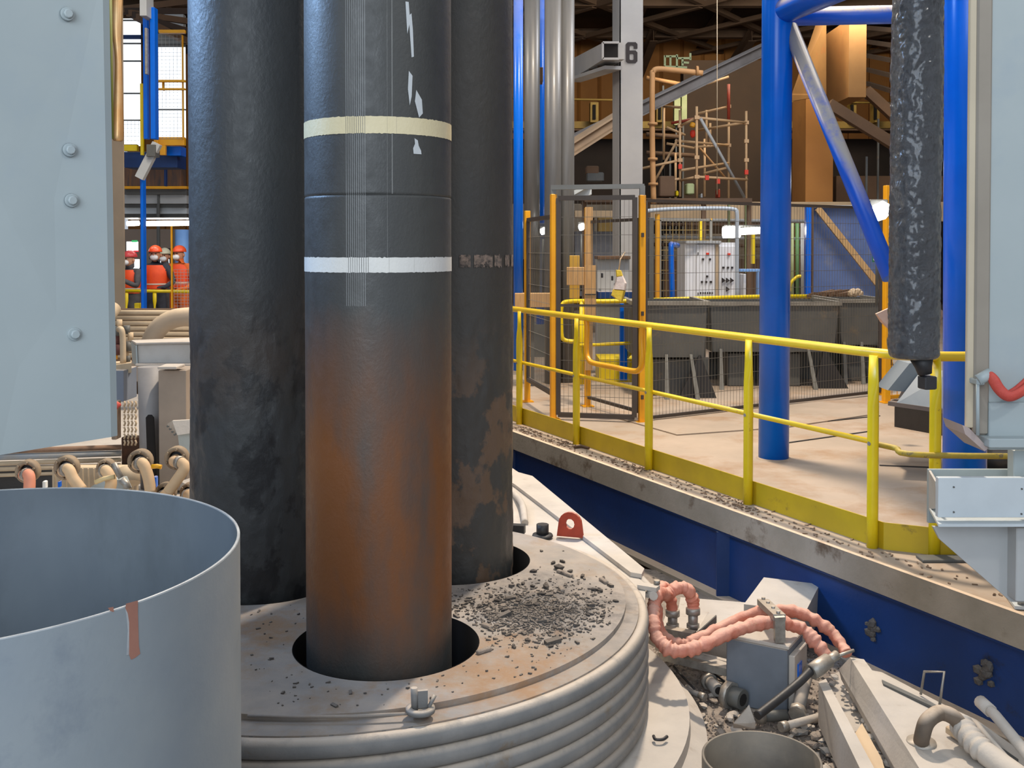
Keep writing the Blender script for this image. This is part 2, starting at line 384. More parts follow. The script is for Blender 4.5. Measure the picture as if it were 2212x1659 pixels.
# ================================================================== furnace
LC = Vector((-.80, 4.90, .03)); LR = 1.42
E1 = Vector((-.548, 4.28, 0)); E2 = Vector((-1.264, 5.12, 0)); ER2 = .309; E3 = Vector((-.295, 5.44, 0)); ER = .298
H1 = Vector((-.52, 4.29, 0)); H2 = Vector((-1.235, 5.13, 0)); H3 = Vector((-.315, 5.44, 0)); HR = .385; HR3 = .41
fr = thing('furnace_roof', 'round dusty furnace lid with three electrode ports and ribbed cooling pipes around its side', 'furnace lid', (LC.x, LC.y, -.40))
import bmesh
def disc_with_holes(c, rad, zt, zb, holes, segs=160, extra=None):
    """flat plate with round openings, real thickness"""
    bm = bmesh.new()
    def ring(cc, r, n, rev=False):
        vs_ = [bm.verts.new((cc.x + r * math.cos(2 * math.pi * k / n), cc.y + r * math.sin(2 * math.pi * k / n), zt)) for k in range(n)]
        return [bm.edges.new((vs_[k], vs_[(k + 1) % n])) for k in range(n)]
    es = ring(c, rad, segs)
    for (hc, hr) in holes: es += ring(hc, hr, 72)
    bmesh.ops.triangle_fill(bm, edges=es, use_beauty=True, normal=(0, 0, 1))
    fs = list(bm.faces)
    kill = [f for f in fs if any(((f.calc_center_median().xy - hc.xy).length < hr * .97) for hc, hr in holes)]
    if kill: bmesh.ops.delete(bm, geom=kill, context='FACES_ONLY')
    g = bmesh.ops.extrude_face_region(bm, geom=list(bm.faces))
    for e in g['geom']:
        if isinstance(e, bmesh.types.BMVert): e.co.z = zb
    bm.verts.ensure_lookup_table()
    m_ = MB(); m_.add([v.co.copy() for v in bm.verts], [tuple(v.index for v in f.verts) for f in bm.faces] if not bm.verts.index_update() else [])
    bm.free(); return m_
disc_with_holes(LC, LR - .03, .012, -.02, [(H1, HR), (H2, HR), (H3, HR3)]).build('lid_plate', LID, fr)
disc_with_holes(LC + Vector((.02, .035, 0)), LR - .105, .034, .0125, [(H1, HR), (H2, HR), (H3, HR3)]).build('cover_plate', LID, fr)
# port liners
for hc, hr in ((H1, HR), (H2, HR), (H3, HR3)):
    MB().lathe((hc.x, hc.y, 0), [(hr - .002, .036), (hr - .002, -.42), (hr + .02, -.42), (hr + .02, .0)], 64).build('port_liner', PIT, fr)
    MB().lathe((hc.x, hc.y, -.42), [(hr + .02, 0), (.01, 0)], 48).build('port_seal', PIT, fr)
# stacked cooling pipes
NP = 6; pr = .036
for i in range(NP):
    z = -.024 - i * .075
    prof = [(LR + pr * math.cos(q) * .8 - .012, z + pr * math.sin(q)) for q in [2 * math.pi * k / 12 for k in range(12)]]
    MB().lathe((LC.x, LC.y, 0), prof, 120, closed=True).build('cooling_pipe', RIB, fr)
MB().lathe((LC.x, LC.y, 0), [(LR - .03, .01), (LR - .03, -.46)], 96).build('inner_wall', RIB, fr)
# ledge ring around the ribs
lz = -.44
MB().lathe((LC.x, LC.y, 0), [(LR - .06, lz), (LR + .20, lz), (LR + .205, lz - .05), (LR + .28, lz - .10), (LR + .28, lz - .5), (LR - .06, lz - .5)], 120, smooth=False).build('ledge_ring', DPL, fr)
# bolt lug on the rim
lg = onz(908, 1537, .035)
m_ = MB(); m_.lathe((lg.x, lg.y, 0), [(0, .035), (.052, .035), (.052, .05), (.03, .052), (.03, .05)], 20)
m_.box((lg.x, lg.y + .012, .075), (.05, .012, .06), (0, 0, .2)); m_.cyl((lg.x - .02, lg.y, .04), (lg.x - .022, lg.y, .12), .012, 10)
m_.cyl((lg.x + .03, lg.y + .0, .05), (lg.x + .05, lg.y + .02, .085), .007, 8)
m_.build('bolt_lug', RIB, fr)
# seam wire from the lug to the left
MB().tube([onz(x, y, .036) for x, y in ((535, 1546), (640, 1548), (760, 1547), (890, 1541))], .006, 6).build('seam_bead', LID, fr)
# far side deck plate reaching past the lid
q = [onz(x, y, -.012) for x, y in ((1080, 1010), (1330, 1205), (1395, 1262), (1392, 1330))]
q = [q[0] + Vector((-1.2, 2.5, 0)), q[0]] + q[1:] + [Vector((.3, 5.6, -.012)), Vector((-.2, 6.1, -.012)), Vector((-1.5, 6.3, -.012)), Vector((-2.4, 7.5, -.012))]
MB().prism(q, (0, 0, -.05)).build('deck_plate', DPL, fr)
A = [onz(x, y, .012) for x, y in ((1090, 1000), (1120, 1020), (1150, 1028), (1392, 1228), (1386, 1240), (1362, 1236), (1112, 1046), (1085, 1030))]
MB().prism(A, (0, 0, -.022)).build('edge_strip', DPL, fr)
# curved edge bar at the right of the lid
MB().tube([onz(x, y, -.03) for x, y in ((1360, 1236), (1385, 1252), (1402, 1270), (1412, 1288))], .022, 8).build('edge_bar', DPL, fr)
# rib ridge on the deck plate
MB().tube(arc([onz(1112, 1068, 0), onz(1128, 1090, .02), onz(1134, 1130, .0)]), .022, 8).build('deck_pipe', DPL, fr)
# red lifting lug
lc = onz(1231, 1160, .0); bx = Vector((.955, -.295, 0)).normalized(); wv = .075
prof = [(-wv * 1.05, 0), (wv * 1.05, 0)] + [(wv * .92 * math.cos(t), .075 + wv * .92 * math.sin(t)) for t in [R(k * 20) for k in range(0, 10)]]
outer = [lc + bx * x + Vector((0, 0, z)) for x, z in prof]
hol = [lc + bx * (.027 * math.cos(R(k * 36))) + Vector((0, 0, .075 + .03 * math.sin(R(k * 36)))) for k in range(10)]
bm = bmesh.new(); es = []
for ring_ in (outer, hol):
    vs_ = [bm.verts.new(p) for p in ring_]; es += [bm.edges.new((vs_[k], vs_[(k + 1) % len(vs_)])) for k in range(len(vs_))]
bmesh.ops.triangle_fill(bm, edges=es, use_beauty=True)
hc_ = sum(hol, Vector()) / 10
kill = [f for f in bm.faces if (f.calc_center_median() - hc_).length < .018]
if kill: bmesh.ops.delete(bm, geom=kill, context='FACES_ONLY')
g = bmesh.ops.extrude_face_region(bm, geom=list(bm.faces))
for e in g['geom']:
    if isinstance(e, bmesh.types.BMVert): e.co += Vector((.3, .95, 0)) * .022
bm.verts.index_update(); m_ = MB(); m_.add([v.co.copy() for v in bm.verts], [tuple(v.index for v in f.verts) for f in bm.faces]); bm.free()
m_.build('lifting_lug', RUS, fr, label='rust-red lifting lug with a round eye')
c = onz(1172, 1158, 0)
m_ = MB(); m_.lathe(c, [(0, .012), (.058, .012), (.062, 0)], 20); m_.cyl(c, c + Vector((0, 0, .07)), .036, 8)
m_.build('bolt_head', BLK, fr, label='dark square-headed bolt on a washer')
MB().box(onz(1112, 1142, .03), (.12, .05, .05), (0, 0, -.2)).build('stub_bar', BLK, fr, label='short dark bar end')
m_ = MB(); m_.lathe((0, 0, 0), [(0, 0)] * 2, 3) if False else None
c = onz(1393, 1255, -.03); MB().box(onz(1401, 1268, .0), (.10, .05, .02), (0, 0, -.5)).build('clamp_plate', DPL, fr)
MB().box(onz(1398, 1283, -.04), (.10, .05, .02), (0, 0, -.5)).build('clamp_plate', DPL, fr)
c = onz(1419, 1262, .01); MB().cyl(c, c + Vector((0, 0, .02)), .016, 6).build('bolt_head', STE, fr)

# ---- electrodes
def rough_cyl(c, r, z0, z1, amp, zrough, seg=120, nz=130, seed=0):
    m_ = MB(); V = []
    for j in range(nz + 1):
        z = z0 + (z1 - z0) * j / nz; k_ = min(1, max(0, (zrough - z) / .25))
        for i in range(seg):
            a_ = 2 * math.pi * i / seg; d = Vector((math.cos(a_), math.sin(a_), 0))
            n_ = noise.noise(Vector((d.x * 3 + seed, d.y * 3, z * 3))) + .6 * noise.noise(Vector((d.x * 9, d.y * 9 + seed, z * 9))) + .35 * noise.noise(Vector((d.x * 24, d.y * 24 + seed, z * 24)))
            V.append(Vector((c.x, c.y, z)) + d * (r + amp * k_ * n_))
    Fs = [(j * seg + i, j * seg + (i + 1) % seg, (j + 1) * seg + (i + 1) % seg, (j + 1) * seg + i) for j in range(nz) for i in range(seg)]
    m_.add(V, Fs, True); return m_
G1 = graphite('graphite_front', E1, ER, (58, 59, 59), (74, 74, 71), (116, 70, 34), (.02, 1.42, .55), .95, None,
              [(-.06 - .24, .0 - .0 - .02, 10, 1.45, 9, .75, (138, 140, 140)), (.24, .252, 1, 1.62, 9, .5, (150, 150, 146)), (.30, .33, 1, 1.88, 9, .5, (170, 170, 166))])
GB = graphite('paint_band_cream', E1, ER, (206, 192, 152), (222, 210, 176), (120, 104, 84), (-5, -4, .3), .5, None, [(-.30, -.02, 10, 0, 9, .9, (96, 94, 88)), (.24, .252, 1, 0, 9, .7, (96, 94, 88)), (.36, .372, 1, 0, 9, .7, (96, 94, 88))])
GW = graphite('paint_band_white', E1, ER, (222, 220, 212), (206, 206, 204), (120, 104, 84), (-5, -4, .3), .5, None, [(-.27, .02, 10, 0, 9, .9, (96, 96, 92)), (.26, .272, 1, 0, 9, .7, (96, 94, 88)), (.60, .612, 1, 0, 9, .7, (96, 94, 88))])
G2 = graphite('graphite_left', E2, ER, (54, 57, 60), (68, 69, 68), (98, 74, 54), (.9, 1.7, .5), .28, (.8, 1.7, (40, 41, 43)), None)
G3 = graphite('graphite_right', E3, ER, (58, 58, 57), (70, 69, 66), (82, 72, 60), (.0, 3.2, .5), .25, (.85, 1.3, (108, 86, 68)), None)
e1 = thing('electrode', 'nearest graphite electrode with a cream and a white painted band and a brown lower half', 'electrode', (E1.x, E1.y, -.40), 'graphite electrodes in the furnace lid')
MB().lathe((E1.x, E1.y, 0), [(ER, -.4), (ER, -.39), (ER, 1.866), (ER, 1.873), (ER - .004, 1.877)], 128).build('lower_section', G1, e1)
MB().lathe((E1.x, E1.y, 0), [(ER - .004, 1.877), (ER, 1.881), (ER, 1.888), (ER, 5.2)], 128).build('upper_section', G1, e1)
def ragged_band(c, r, z0, z1, m, parent, a0, a1, jag=.003, seed=0, thick=.0015, name='paint_band', gaps=0.0):
    n = 220; V = []; Fs = []
    for i in range(n + 1):
        a_ = a0 + (a1 - a0) * i / n
        for k, z in enumerate((z0, z1)):
            zz = z + jag * (noise.noise(Vector((a_ * 30, seed, k * 5))) + .6 * noise.noise(Vector((a_ * 90, seed, k * 5))))
            V += [(c.x + r * math.cos(a_), c.y + r * math.sin(a_), zz), (c.x + (r + thick) * math.cos(a_), c.y + (r + thick) * math.sin(a_), zz)]
    for i in range(n):
        if gaps and noise.noise(Vector((i * .11, seed, 3))) < gaps: continue
        b_ = i * 4; Fs += [(b_ + 1, b_ + 5, b_ + 7, b_ + 3)]
    return MB().add(V, Fs, True).build(name, m, parent)
ragged_band(E1, ER, 2.110, 2.175, GB, e1, 0, 2 * math.pi, seed=1)['label'] = 'cream painted band'
ragged_band(E1, ER, 1.578, 1.636, GW, e1, 0, 2 * math.pi, seed=2)['label'] = 'white painted band'
# white scuffs on the front electrode
def surf(E, px, z, dr=.002):                   # point on cylinder facing the camera at column px
    import math as mm
    th = math.atan((px - W / 2) / F); d = Vector((math.sin(th), math.cos(th)))
    Ex = Vector((E.x, E.y)); b_ = d.dot(Ex); disc = b_ * b_ - (Ex.length_squared - (ER + dr) ** 2)
    t = b_ - math.sqrt(max(disc, 0)); return Vector((d.x * t, d.y * t, z))
def zrow(py, Y): return at(1106, py, Y).z
sc = mat('chalk_scuff', (190, 194, 196), rough=.9)
for q in ([(896, 296), (903, 300), (905, 312), (910, 322), (911, 330), (894, 330), (893, 318), (897, 308)], [(884, 30), (890, 24), (893, 60), (895, 118), (890, 120)],
          [(884, 150), (892, 160), (890, 205), (886, 225), (882, 190)], [(900, 190), (912, 210), (914, 240), (906, 250), (897, 215)], [(877, 0), (884, 0), (887, 40), (881, 70)]):
    pts = [surf(E1, x, zrow(y, 3.99), .0012) for x, y in q]
    MB().prism(pts, (0, -.0012, 0)).build('chalk_mark', sc, e1, label='whitish scuff mark')
e2 = thing('electrode', 'left electrode behind the nearest one, rough dark crusted surface', 'electrode', (E2.x, E2.y, -.40), 'graphite electrodes in the furnace lid')
rough_cyl(E2, ER2, -.4, 1.55, .009, 1.5, seed=4).build('lower_section', G2, e2)
MB().lathe((E2.x, E2.y, 0), [(ER2, 1.55), (ER2, 5.2)], 96).build('upper_section', G2, e2)
e3 = thing('electrode', 'right electrode behind the nearest one, brown flaking patches and a worn paint band', 'electrode', (E3.x, E3.y, -.40), 'graphite electrodes in the furnace lid')
rough_cyl(E3, ER, -.4, 1.50, .008, 1.45, seed=9).build('lower_section', G3, e3)
MB().lathe((E3.x, E3.y, 0), [(ER, 1.50), (ER, 5.2)], 96).build('upper_section', G3, e3)
wp = mat('worn_band', (150, 130, 116), (92, 84, 78), .8, scale=40, c3=(70, 64, 60), s3=30, t3=.5)
ragged_band(E3, ER + .002, 1.578, 1.638, wp, e3, R(200), R(385), .010, 5, gaps=-.15)['label'] = 'worn patchy white band'

# ---- debris on the lid
def onlid(p): return all((Vector((p.x, p.y)) - h.xy).length > r + .02 for h, r in ((H1, HR), (H2, HR), (H3, HR3))) and (Vector((p.x, p.y)) - LC.xy).length < LR - .13
grit = MB(); n = 0
while n < 3000:
    if n % 7: px, py = random.gauss(1150, 85), random.gauss(1322, 30)
    else: px, py = random.uniform(540, 1370), random.uniform(1180, 1530)
    p = onz(px, py, .034); n += 1
    if not onlid(p) or (Vector((p.x, p.y)) - (LC + Vector((.02, .035, 0))).xy).length > LR - .12: continue
    r_ = (abs(random.gauss(.0024, .0018)) + .001) * (2.2 if random.random() < .05 else 1); a_ = random.random() * 6
    grit.box(p + Vector((0, 0, r_ * .4)), (r_ * random.uniform(1, 4), r_ * 1.4, r_), (random.uniform(-.3, .3), random.uniform(-.3, .3), a_))
g_ = stuff(grit.build('grit', CHK, None, (.0, 4.9, .034))); tag(g_, 'dark grit and flakes strewn over the dusty lid between the electrodes', 'grit')
pr_ = []
for k in range(6): pr_.append(MB().lump((0, 0, 0), 1, k * 2.3, 1, (1.1, .8, .55)).build('graphite_chunk', CH2))
ch = [(1207, 1230, 17), (1195, 1218, 10), (1215, 1215, 9), (1152, 1236, 10), (1232, 1236, 10), (1258, 1247, 12), (1150, 1268, 9), (1180, 1270, 16), (1130, 1262, 9), (1170, 1285, 12), (1243, 1192, 7),
      (1304, 1250, 8), (1330, 1272, 8), (1345, 1278, 7), (1284, 1276, 9), (1296, 1278, 10), (1100, 1295, 12), (1075, 1300, 12), (1120, 1300, 14), (1140, 1310, 11), (1090, 1320, 10), (1160, 1308, 12),
      (1330, 1300, 9), (1270, 1330, 9), (1060, 1290, 9), (1200, 1318, 10), (1228, 1322, 9), (1302, 1332, 9), (1195, 1357, 10), (1140, 1385, 10), (1110, 1400, 9), (1190, 1398, 9), (1010, 1300, 9), (1035, 1312, 10), (1070, 1340, 9)]
for i, (px, py, s) in enumerate(ch):
    p = onz(px, py, .034)
    if not onlid(p): continue
    base = pr_[i % 6]; o = base if i < 6 else base.copy()
    if i >= 6: COL.objects.link(o)
    sc_ = s / F * p.y * .85; o.location = p + Vector((0, 0, sc_ * .32)); o.scale = (sc_, sc_ * random.uniform(.6, 1), sc_ * random.uniform(.6, 1)); o.rotation_euler = (0, 0, random.random() * 6)
    hi_ = py < 1288
    tag(o, 'small dark graphite lump on the clean pale area right of the right electrode' if hi_ else 'small dark graphite lump lying in the dark grit patch on the lid', 'lump', 'graphite lumps on the clean lid area' if hi_ else 'graphite lumps in the grit patch')
FK = 0
for (px, py, a_, l_) in ((1220, 1238, -.9, .11), (1304, 1254, -1.2, .07), (1213, 1272, -1.4, .06), (1052, 1352, -.8, .06), (1045, 1405, .7, .07)):
    p = onz(px, py, .042); o = MB().box(p, (l_, .022, .014), (0, 0, a_), .003).build('flake', RUB, None, p)
    # distinct positions are the only difference
    tag(o, ['flat grey flake below the group of dark lumps, right of the right electrode', 'flat grey flake nearest the right rim of the lid', 'flat grey flake in the middle of the dusty lid, left of centre rim', 'flat grey flake between the two right ports', 'flat grey flake just right of the nearest port'][FK], 'flake', 'flat grey flakes on the furnace lid'); FK += 1

# ---- furnace body around and below: right-hand deck with rubble
dk = struct(MB().prism([(.55, 2.4, -.62), (3.4, 2.4, -.62), (1.6, 7.2, -.62), (.3, 7.6, -.62)], (0, 0, -.08)).build('floor_service_deck', RUB))
dl = struct(MB().prism([(-6, 5.0, -.15), (-2.3, 5.0, -.15), (-2.0, 7.5, -.15), (-2.0, 13.0, -.15), (-6, 13.0, -.15)], (0, 0, -.1)).build('floor_furnace_side', DPL))

# ================================================================== foreground left: open steel tub and grey panel
TC = Vector((-1.395, 2.55, 0)); TR = .702; TZ = .92; tw = .008
tb = thing('steel_tub', 'large open grey tub in the left foreground with a brown patch below its rim', 'tub', (TC.x, TC.y, -.62))
MB().lathe((TC.x, TC.y, 0), [(TR, -.62), (TR, TZ - .001)], 160).build('shell', TUB, tb)
TIN = mat('tub_inner_shade', (116, 126, 134), (104, 114, 124), .5, scale=2.0, c3=(88, 96, 102), s3=1.6, t3=.5, w3=.3, stretch=(1, 1, .5))  # inside made darker and blotchy: its shade is put into the colour
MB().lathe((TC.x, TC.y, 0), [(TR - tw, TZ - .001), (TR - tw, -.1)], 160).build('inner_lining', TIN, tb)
MB().lathe((TC.x, TC.y, 0), [(TR, TZ - .001), (TR - tw, TZ - .001)], 160, smooth=False).build('rim_plate', TUB, tb)
MB().lathe((TC.x, TC.y, 0), [(TR - tw, -.1), (.0, -.1), (0, -.12), (TR, -.12)], 64).build('bottom', TUB, tb)
RIM = mat('worn_rim', (186, 190, 192), (160, 164, 168), .4, scale=15)
MB().lathe((TC.x, TC.y, 0), [(TR - .001, TZ - .002), (TR - .001, TZ + .0015), (TR - tw + .001, TZ + .0015), (TR - tw + .001, TZ - .002)], 160, smooth=False).build('rim', RIM, tb, label='pale worn rim edge')
PRM = mat('brown_primer', (162, 116, 100), (152, 106, 92), .6, scale=10)
def tubpt(px, py, dr=.0008):
    d = ray(px, py); a_ = d.x ** 2 + d.y ** 2; b_ = -(d.x * TC.x + d.y * TC.y); c_ = TC.xy.length_squared - (TR + dr) ** 2
    t = (-b_ - math.sqrt(max(0, b_ * b_ - a_ * c_))) / a_; return EYE + d * t
def decal(pts, m, parent, name, label):
    p = [tubpt(x, y) for x, y in pts]; n = [tubpt(x, y, -.003) for x, y in pts]; k = len(p)
    return MB().add(p + n, [tuple(range(k))] + [(i, (i + 1) % k, k + (i + 1) % k, k + i) for i in range(k)]).build(name, m, parent, label=label)
decal([(272, 1304), (298, 1297), (298, 1326), (300, 1395), (303, 1412), (292, 1421), (283, 1425), (278, 1412), (279, 1370), (276, 1325), (271, 1316)], PRM, tb, 'bare_patch', 'brown patch where paint is missing')
decal([(279, 1345), (276, 1325), (270, 1312), (273, 1330), (276, 1362), (273, 1416), (279, 1414)], RIM, tb, 'bare_patch', 'thin pale scratched line')
decal([(233, 1313), (245, 1311), (246, 1322), (238, 1320)], PRM, tb, 'bare_patch', 'tiny brown chip at the rim')
# near grey panel, upper left
pn = thing('wall_plate', 'big flat grey bolted plate hanging at the left edge, above the tub', 'plate', at(100, 970, 2.9))
p3 = [at(240, 944, 3.0), at(0, 983, 2.80), at(-260, 1025, 2.60), at(-260, -60, 2.60), at(221, -60, 3.0)]
MB().prism(p3, (.01, .022, 0)).build('sheet', GRY, pn)
nrm = (p3[0] - p3[1]).cross(p3[3] - p3[1]).normalized()
if nrm.y > 0: nrm = -nrm
for (x, y) in ((146, 30), (151, 324), (155, 433), (161, 722)):
    Yd = 2.8 + .2 * x / 240; c = at(x, y, Yd); m_ = MB()
    t1 = nrm
    m_.tube([c - nrm * .004, c + nrm * .004], [.020, .018], 16); m_.tube([c, c + nrm * .011, c + nrm * .013], [.0135, .0135, .010], 8)
    m_.build('bolt', GRY, pn)
m_ = MB(); m_.beam(at(2, 1000, 2.95), at(236, 953, 3.06), .02, .02); m_.build('bottom_edge', BLK, pn) if False else None

# ================================================================== foreground right: cabinet, bracket, hanging tube
cb = thing('machine_cabinet', 'tall grey machine housing with vertical guide rails at the right edge of the platform', 'machine', at(2180, 1300, 4.6))
Yc = 4.45
def px_box(x0, y0, x1, y1, Y, dep, bev=.004, rot=0):
    a_ = at(x0, y0, Y); b_ = at(x1, y1, Y)
    if x1 < 1100 and x0 > 0 and Y > 5:          # keep the receding side inside the seen outline
        k_ = at(x1, y1, Y + dep).x
        if k_ > a_.x + .01: b_.x = k_
        else: dep = .02
    if x0 > 1110 and x1 < 2212 and Y > 5:
        k_ = at(x0, y0, Y + dep).x
        if k_ < b_.x - .3 * (b_.x - a_.x): a_.x = k_
        else: dep = .02
    c_ = (a_ + b_) / 2
    return ((c_.x, Y + dep / 2, c_.z), (abs(b_.x - a_.x), dep, abs(b_.z - a_.z)), (0, 0, rot), bev)
MB().box(*px_box(2136, -60, 2420, 935, Yc, .03)).build('housing', GRY, cb)
MB().box(*px_box(2260, -60, 2500, 930, Yc + .03, .5)).build('housing_body', GRY, cb)
MB().box(*px_box(2113, -60, 2137, 940, Yc - .02, .03, .008)).build('guide_rail', mat('taupe_paint', (150, 142, 130), (140, 132, 120), .5, scale=2), cb)
MB().box(*px_box(2106, -60, 2116, 930, Yc + .02, .02)).build('rail_gap', PIT, cb)
MB().box(*px_box(2096, -60, 2108, 925, Yc - .01, .02)).build('guide_rail', mat('cream_paint', (196, 184, 160), (184, 172, 150), .5, scale=2), cb)
MB().box(*px_box(2137, 870, 2420, 972, Yc - .03, .05)).build('lower_housing', GRY, cb)
MB().box(*px_box(2137, 948, 2420, 968, Yc - .10, .16)).build('bottom_flange', GRY, cb)
MB().prism([at(2079, 918, Yc - .05), at(2094, 925, Yc - .05), at(2135, 968, Yc - .05), at(2127, 975, Yc - .05), at(2085, 938, Yc - .05)], (0, .2, 0)).build('corner_plate', mat('pinkish_grey', (176, 160, 154), (166, 150, 146), .6, scale=4), cb)
m_ = MB(); c = at(2128, 818, Yc - .06); m_.cyl(at(2111, 822, Yc - .07), at(2140, 806, Yc - .07), .024, 14); m_.cyl(at(2112, 818, Yc - .07), at(2112, 940, Yc - .07), .008, 8); m_.build('pipe_clamp', GRY, cb)
MB().box(*px_box(2190, 972, 2215, 1045, Yc + .05, .06)).build('strut', GRY, cb)
MB().box(*px_box(2110, 820, 2128, 832, Yc - .08, .08)).build('pipe_clamp', GRY, cb)
st = MB().tube(arc([at(2134, 806, Yc - .08), at(2143, 815, Yc - .09), at(2158, 840, Yc - .10), at(2178, 856, Yc - .11), at(2200, 850, Yc - .11), at(2230, 830, Yc - .1)], 6), [.012 + .012 * min(1, i / 8) for i in range(31)], 12, flat=.6)
tag(st.build('red_hose', HRD, None, at(2170, 850, Yc)), 'sagging red sleeve hose clamped to the grey machine housing at the right edge', 'hose')
st = MB().tube(arc([at(2140, 812, Yc - .06), at(2165, 848, Yc - .07), at(2190, 842, Yc - .07), at(2225, 812, Yc - .06)], 6), .010, 10)
tag(st.build('red_hose', HRD, None, at(2170, 846, Yc)), 'thinner red sleeve lying just above the sagging one on the grey housing', 'hose')
# bracket: white box beam on a gusset that stands on the platform edge
br = thing('machine_bracket', 'pale grey bracket with box beam and triangular gusset bolted at the platform edge', 'bracket', onz(2195, 1310, 0))
Yb = 4.55
MB().box(*px_box(2027, 1032, 2420, 1118, Yb - .12, .03, .002)).build('front_plate', WHG, br)
MB().box(*px_box(2006, 1014, 2420, 1130, Yb + .16, .02, .002)).build('rear_plate', GRY, br)
MB().prism([at(2006, 1100, Yb + .16), at(2027, 1138, Yb - .16), at(2420, 1138, Yb - .16), at(2420, 1100, Yb + .16)], (0, 0, .012)).build('bottom_plate', WHG, br)
MB().prism([at(2006, 1016, Yb + .15), at(2006, 1100, Yb + .15), at(2024, 1098, Yb + .0), at(2020, 1040, Yb + .0)], (.01, 0, 0)).build('end_plate', LGY, br)
MB().prism([at(2016, 1138, Yb - .02), at(2420, 1138, Yb - .02), at(2420, 1308, Yb - .02), at(2184, 1300, Yb - .02), at(2030, 1165, Yb - .02)], (0, .02, 0)).build('gusset', LGY, br)
MB().box(*px_box(2196, 1140, 2420, 1300, Yb - .10, .22)).build('web_plate', LGY, br)
q = [onz(2160, 1272, .004), onz(2192, 1316, .004), onz(2420, 1330, .004), onz(2420, 1272, .004)]
MB().prism(q, (0, 0, .015)).build('base_plate', WHG, br)
MB().cyl(onz(2205, 1305, .02), onz(2205, 1305, .02) + Vector((0, 0, .03)), .016, 6).build('bolt', STE, br)
for (x, y) in ((2060, 1052), (2060, 1106), (2207, 1056), (2206, 1110)):
    c = at(x, y, Yb - .12); MB().tube([c, c + Vector((0, -.004, 0))], .004, 8).build('rivet', DGY, br)
# hanging black tube
hx = 4.35; ht = thing('hanging_tube', 'thick black lumpy coated tube hanging down in front of the handrail', 'tube', at(1978, 780, hx))
V = []; seg = 96; ny = 420; zb = at(1978, 774, hx).z; zt = 3.4; m_ = MB()
rr = 52.5 / F * hx; cx = at(1978, 500, hx).x; ct = at(1982, 0, hx).x
for j in range(ny + 1):
    z = zb + (zt - zb) * j / ny; e = min(1, j / 7.0); prof = math.sqrt(max(0, 1 - (1 - e) ** 2)) * .22 + .78
    xx = cx + (ct - cx) * (z - at(1978, 500, hx).z) / 1.0
    xx = at(1975 + (z - zb) * 2.5, 500, hx).x
    for i in range(seg):
        a_ = 2 * math.pi * i / seg; d = Vector((math.cos(a_), math.sin(a_), 0))
        n_ = noise.noise(Vector((d.x * 2, d.y * 2, z * 14))) * .8 + noise.noise(Vector((d.x * 5, d.y * 5, z * 32))) * .9 + .5 * noise.noise(Vector((d.x * 11, d.y * 11, z * 70)))
        V.append(Vector((xx, hx, z)) + d * (rr * prof + .0052 * n_))
Fs = [(j * seg + i, j * seg + (i + 1) % seg, (j + 1) * seg + (i + 1) % seg, (j + 1) * seg + i) for j in range(ny) for i in range(seg)]
Fs.append(tuple(range(seg))); m_.add(V, Fs, True)
TAR = mat('black_coating', (58, 61, 66), (42, 45, 50), .22, scale=9, bump=1.0, bscale=42, spec=1.0, coat=.5)
m_.build('coated_sleeve', TAR, ht)
m_ = MB(); c = at(1996, 790, hx)
m_.tube([at(1990, 770, hx), at(1995, 792, hx), at(1998, 808, hx)], [.05, .035, .028], 14); m_.box(at(2003, 826, hx), (.055, .06, .055), (0, 0, .2), .004)
m_.build('tube_fitting', BLK, ht)

# ================================================================== yellow railing on the platform
RL = EDN * .25
def rail(Y, z):                                # a point of the railing line at depth Y
    base = Vector((.097, 9.89, 0)); d = Vector((2.04 - .097, 5.80 - 9.89, 0)).normalized()
    return base + d * ((9.89 - Y) / -d.y) + Vector((0, 0, z))
rg = thing('platform_railing', 'yellow safety railing with toe board along the near platform edge', 'railing', rail(7.8, 0))
c3 = Vector((2.30, 5.64, 0)); HZ = 1.085; MZ = .585
tp = [rail(11.5, HZ), rail(8.5, HZ), rail(7.0, HZ), rail(5.95, HZ), rail(5.72, HZ) + Vector((.02, .02, 0)), c3 + Vector((-.08, .0, HZ)), c3 + Vector((0, 0, HZ)), Vector((3.6, 5.60, HZ))]
MB().tube(tp, .027, 14).build('handrail', HRL, rg)
MB().tube([rail(11.5, MZ), rail(8, MZ), rail(5.85, MZ)], .0165, 10).build('mid_rail', HRL, rg)
OLD = mat('worn_yellow', (176, 150, 40), (150, 132, 60), .55, scale=14, c3=(110, 96, 70), s3=20, t3=.55)
MB().tube(arc([rail(5.84, MZ - .01) + Vector((.02, -.02, 0)), rail(5.75, MZ - .02) + Vector((.06, -.0, 0)), c3 + Vector((-.05, -.04, MZ - .03)), Vector((3.5, 5.56, MZ - .03))], 5), .0165, 10).build('mid_rail', OLD, rg, label='worn dirty rail section turning the corner')
MB().prism([rail(11.5, 0), rail(5.75, 0), rail(5.75, .15), rail(11.5, .15)], EDN * .008).build('toe_board', TOE, rg)
MB().prism([rail(5.75, 0), c3 + Vector((0, .0, 0)), c3 + Vector((0, 0, .15)), rail(5.75, .15)], (0, .008, 0)).build('toe_board', TOE, rg)
MB().prism([c3, Vector((3.5, 5.6, 0)), Vector((3.5, 5.6, .15)), c3 + Vector((0, 0, .15))], (0, .008, 0)).build('toe_board', TOE, rg)
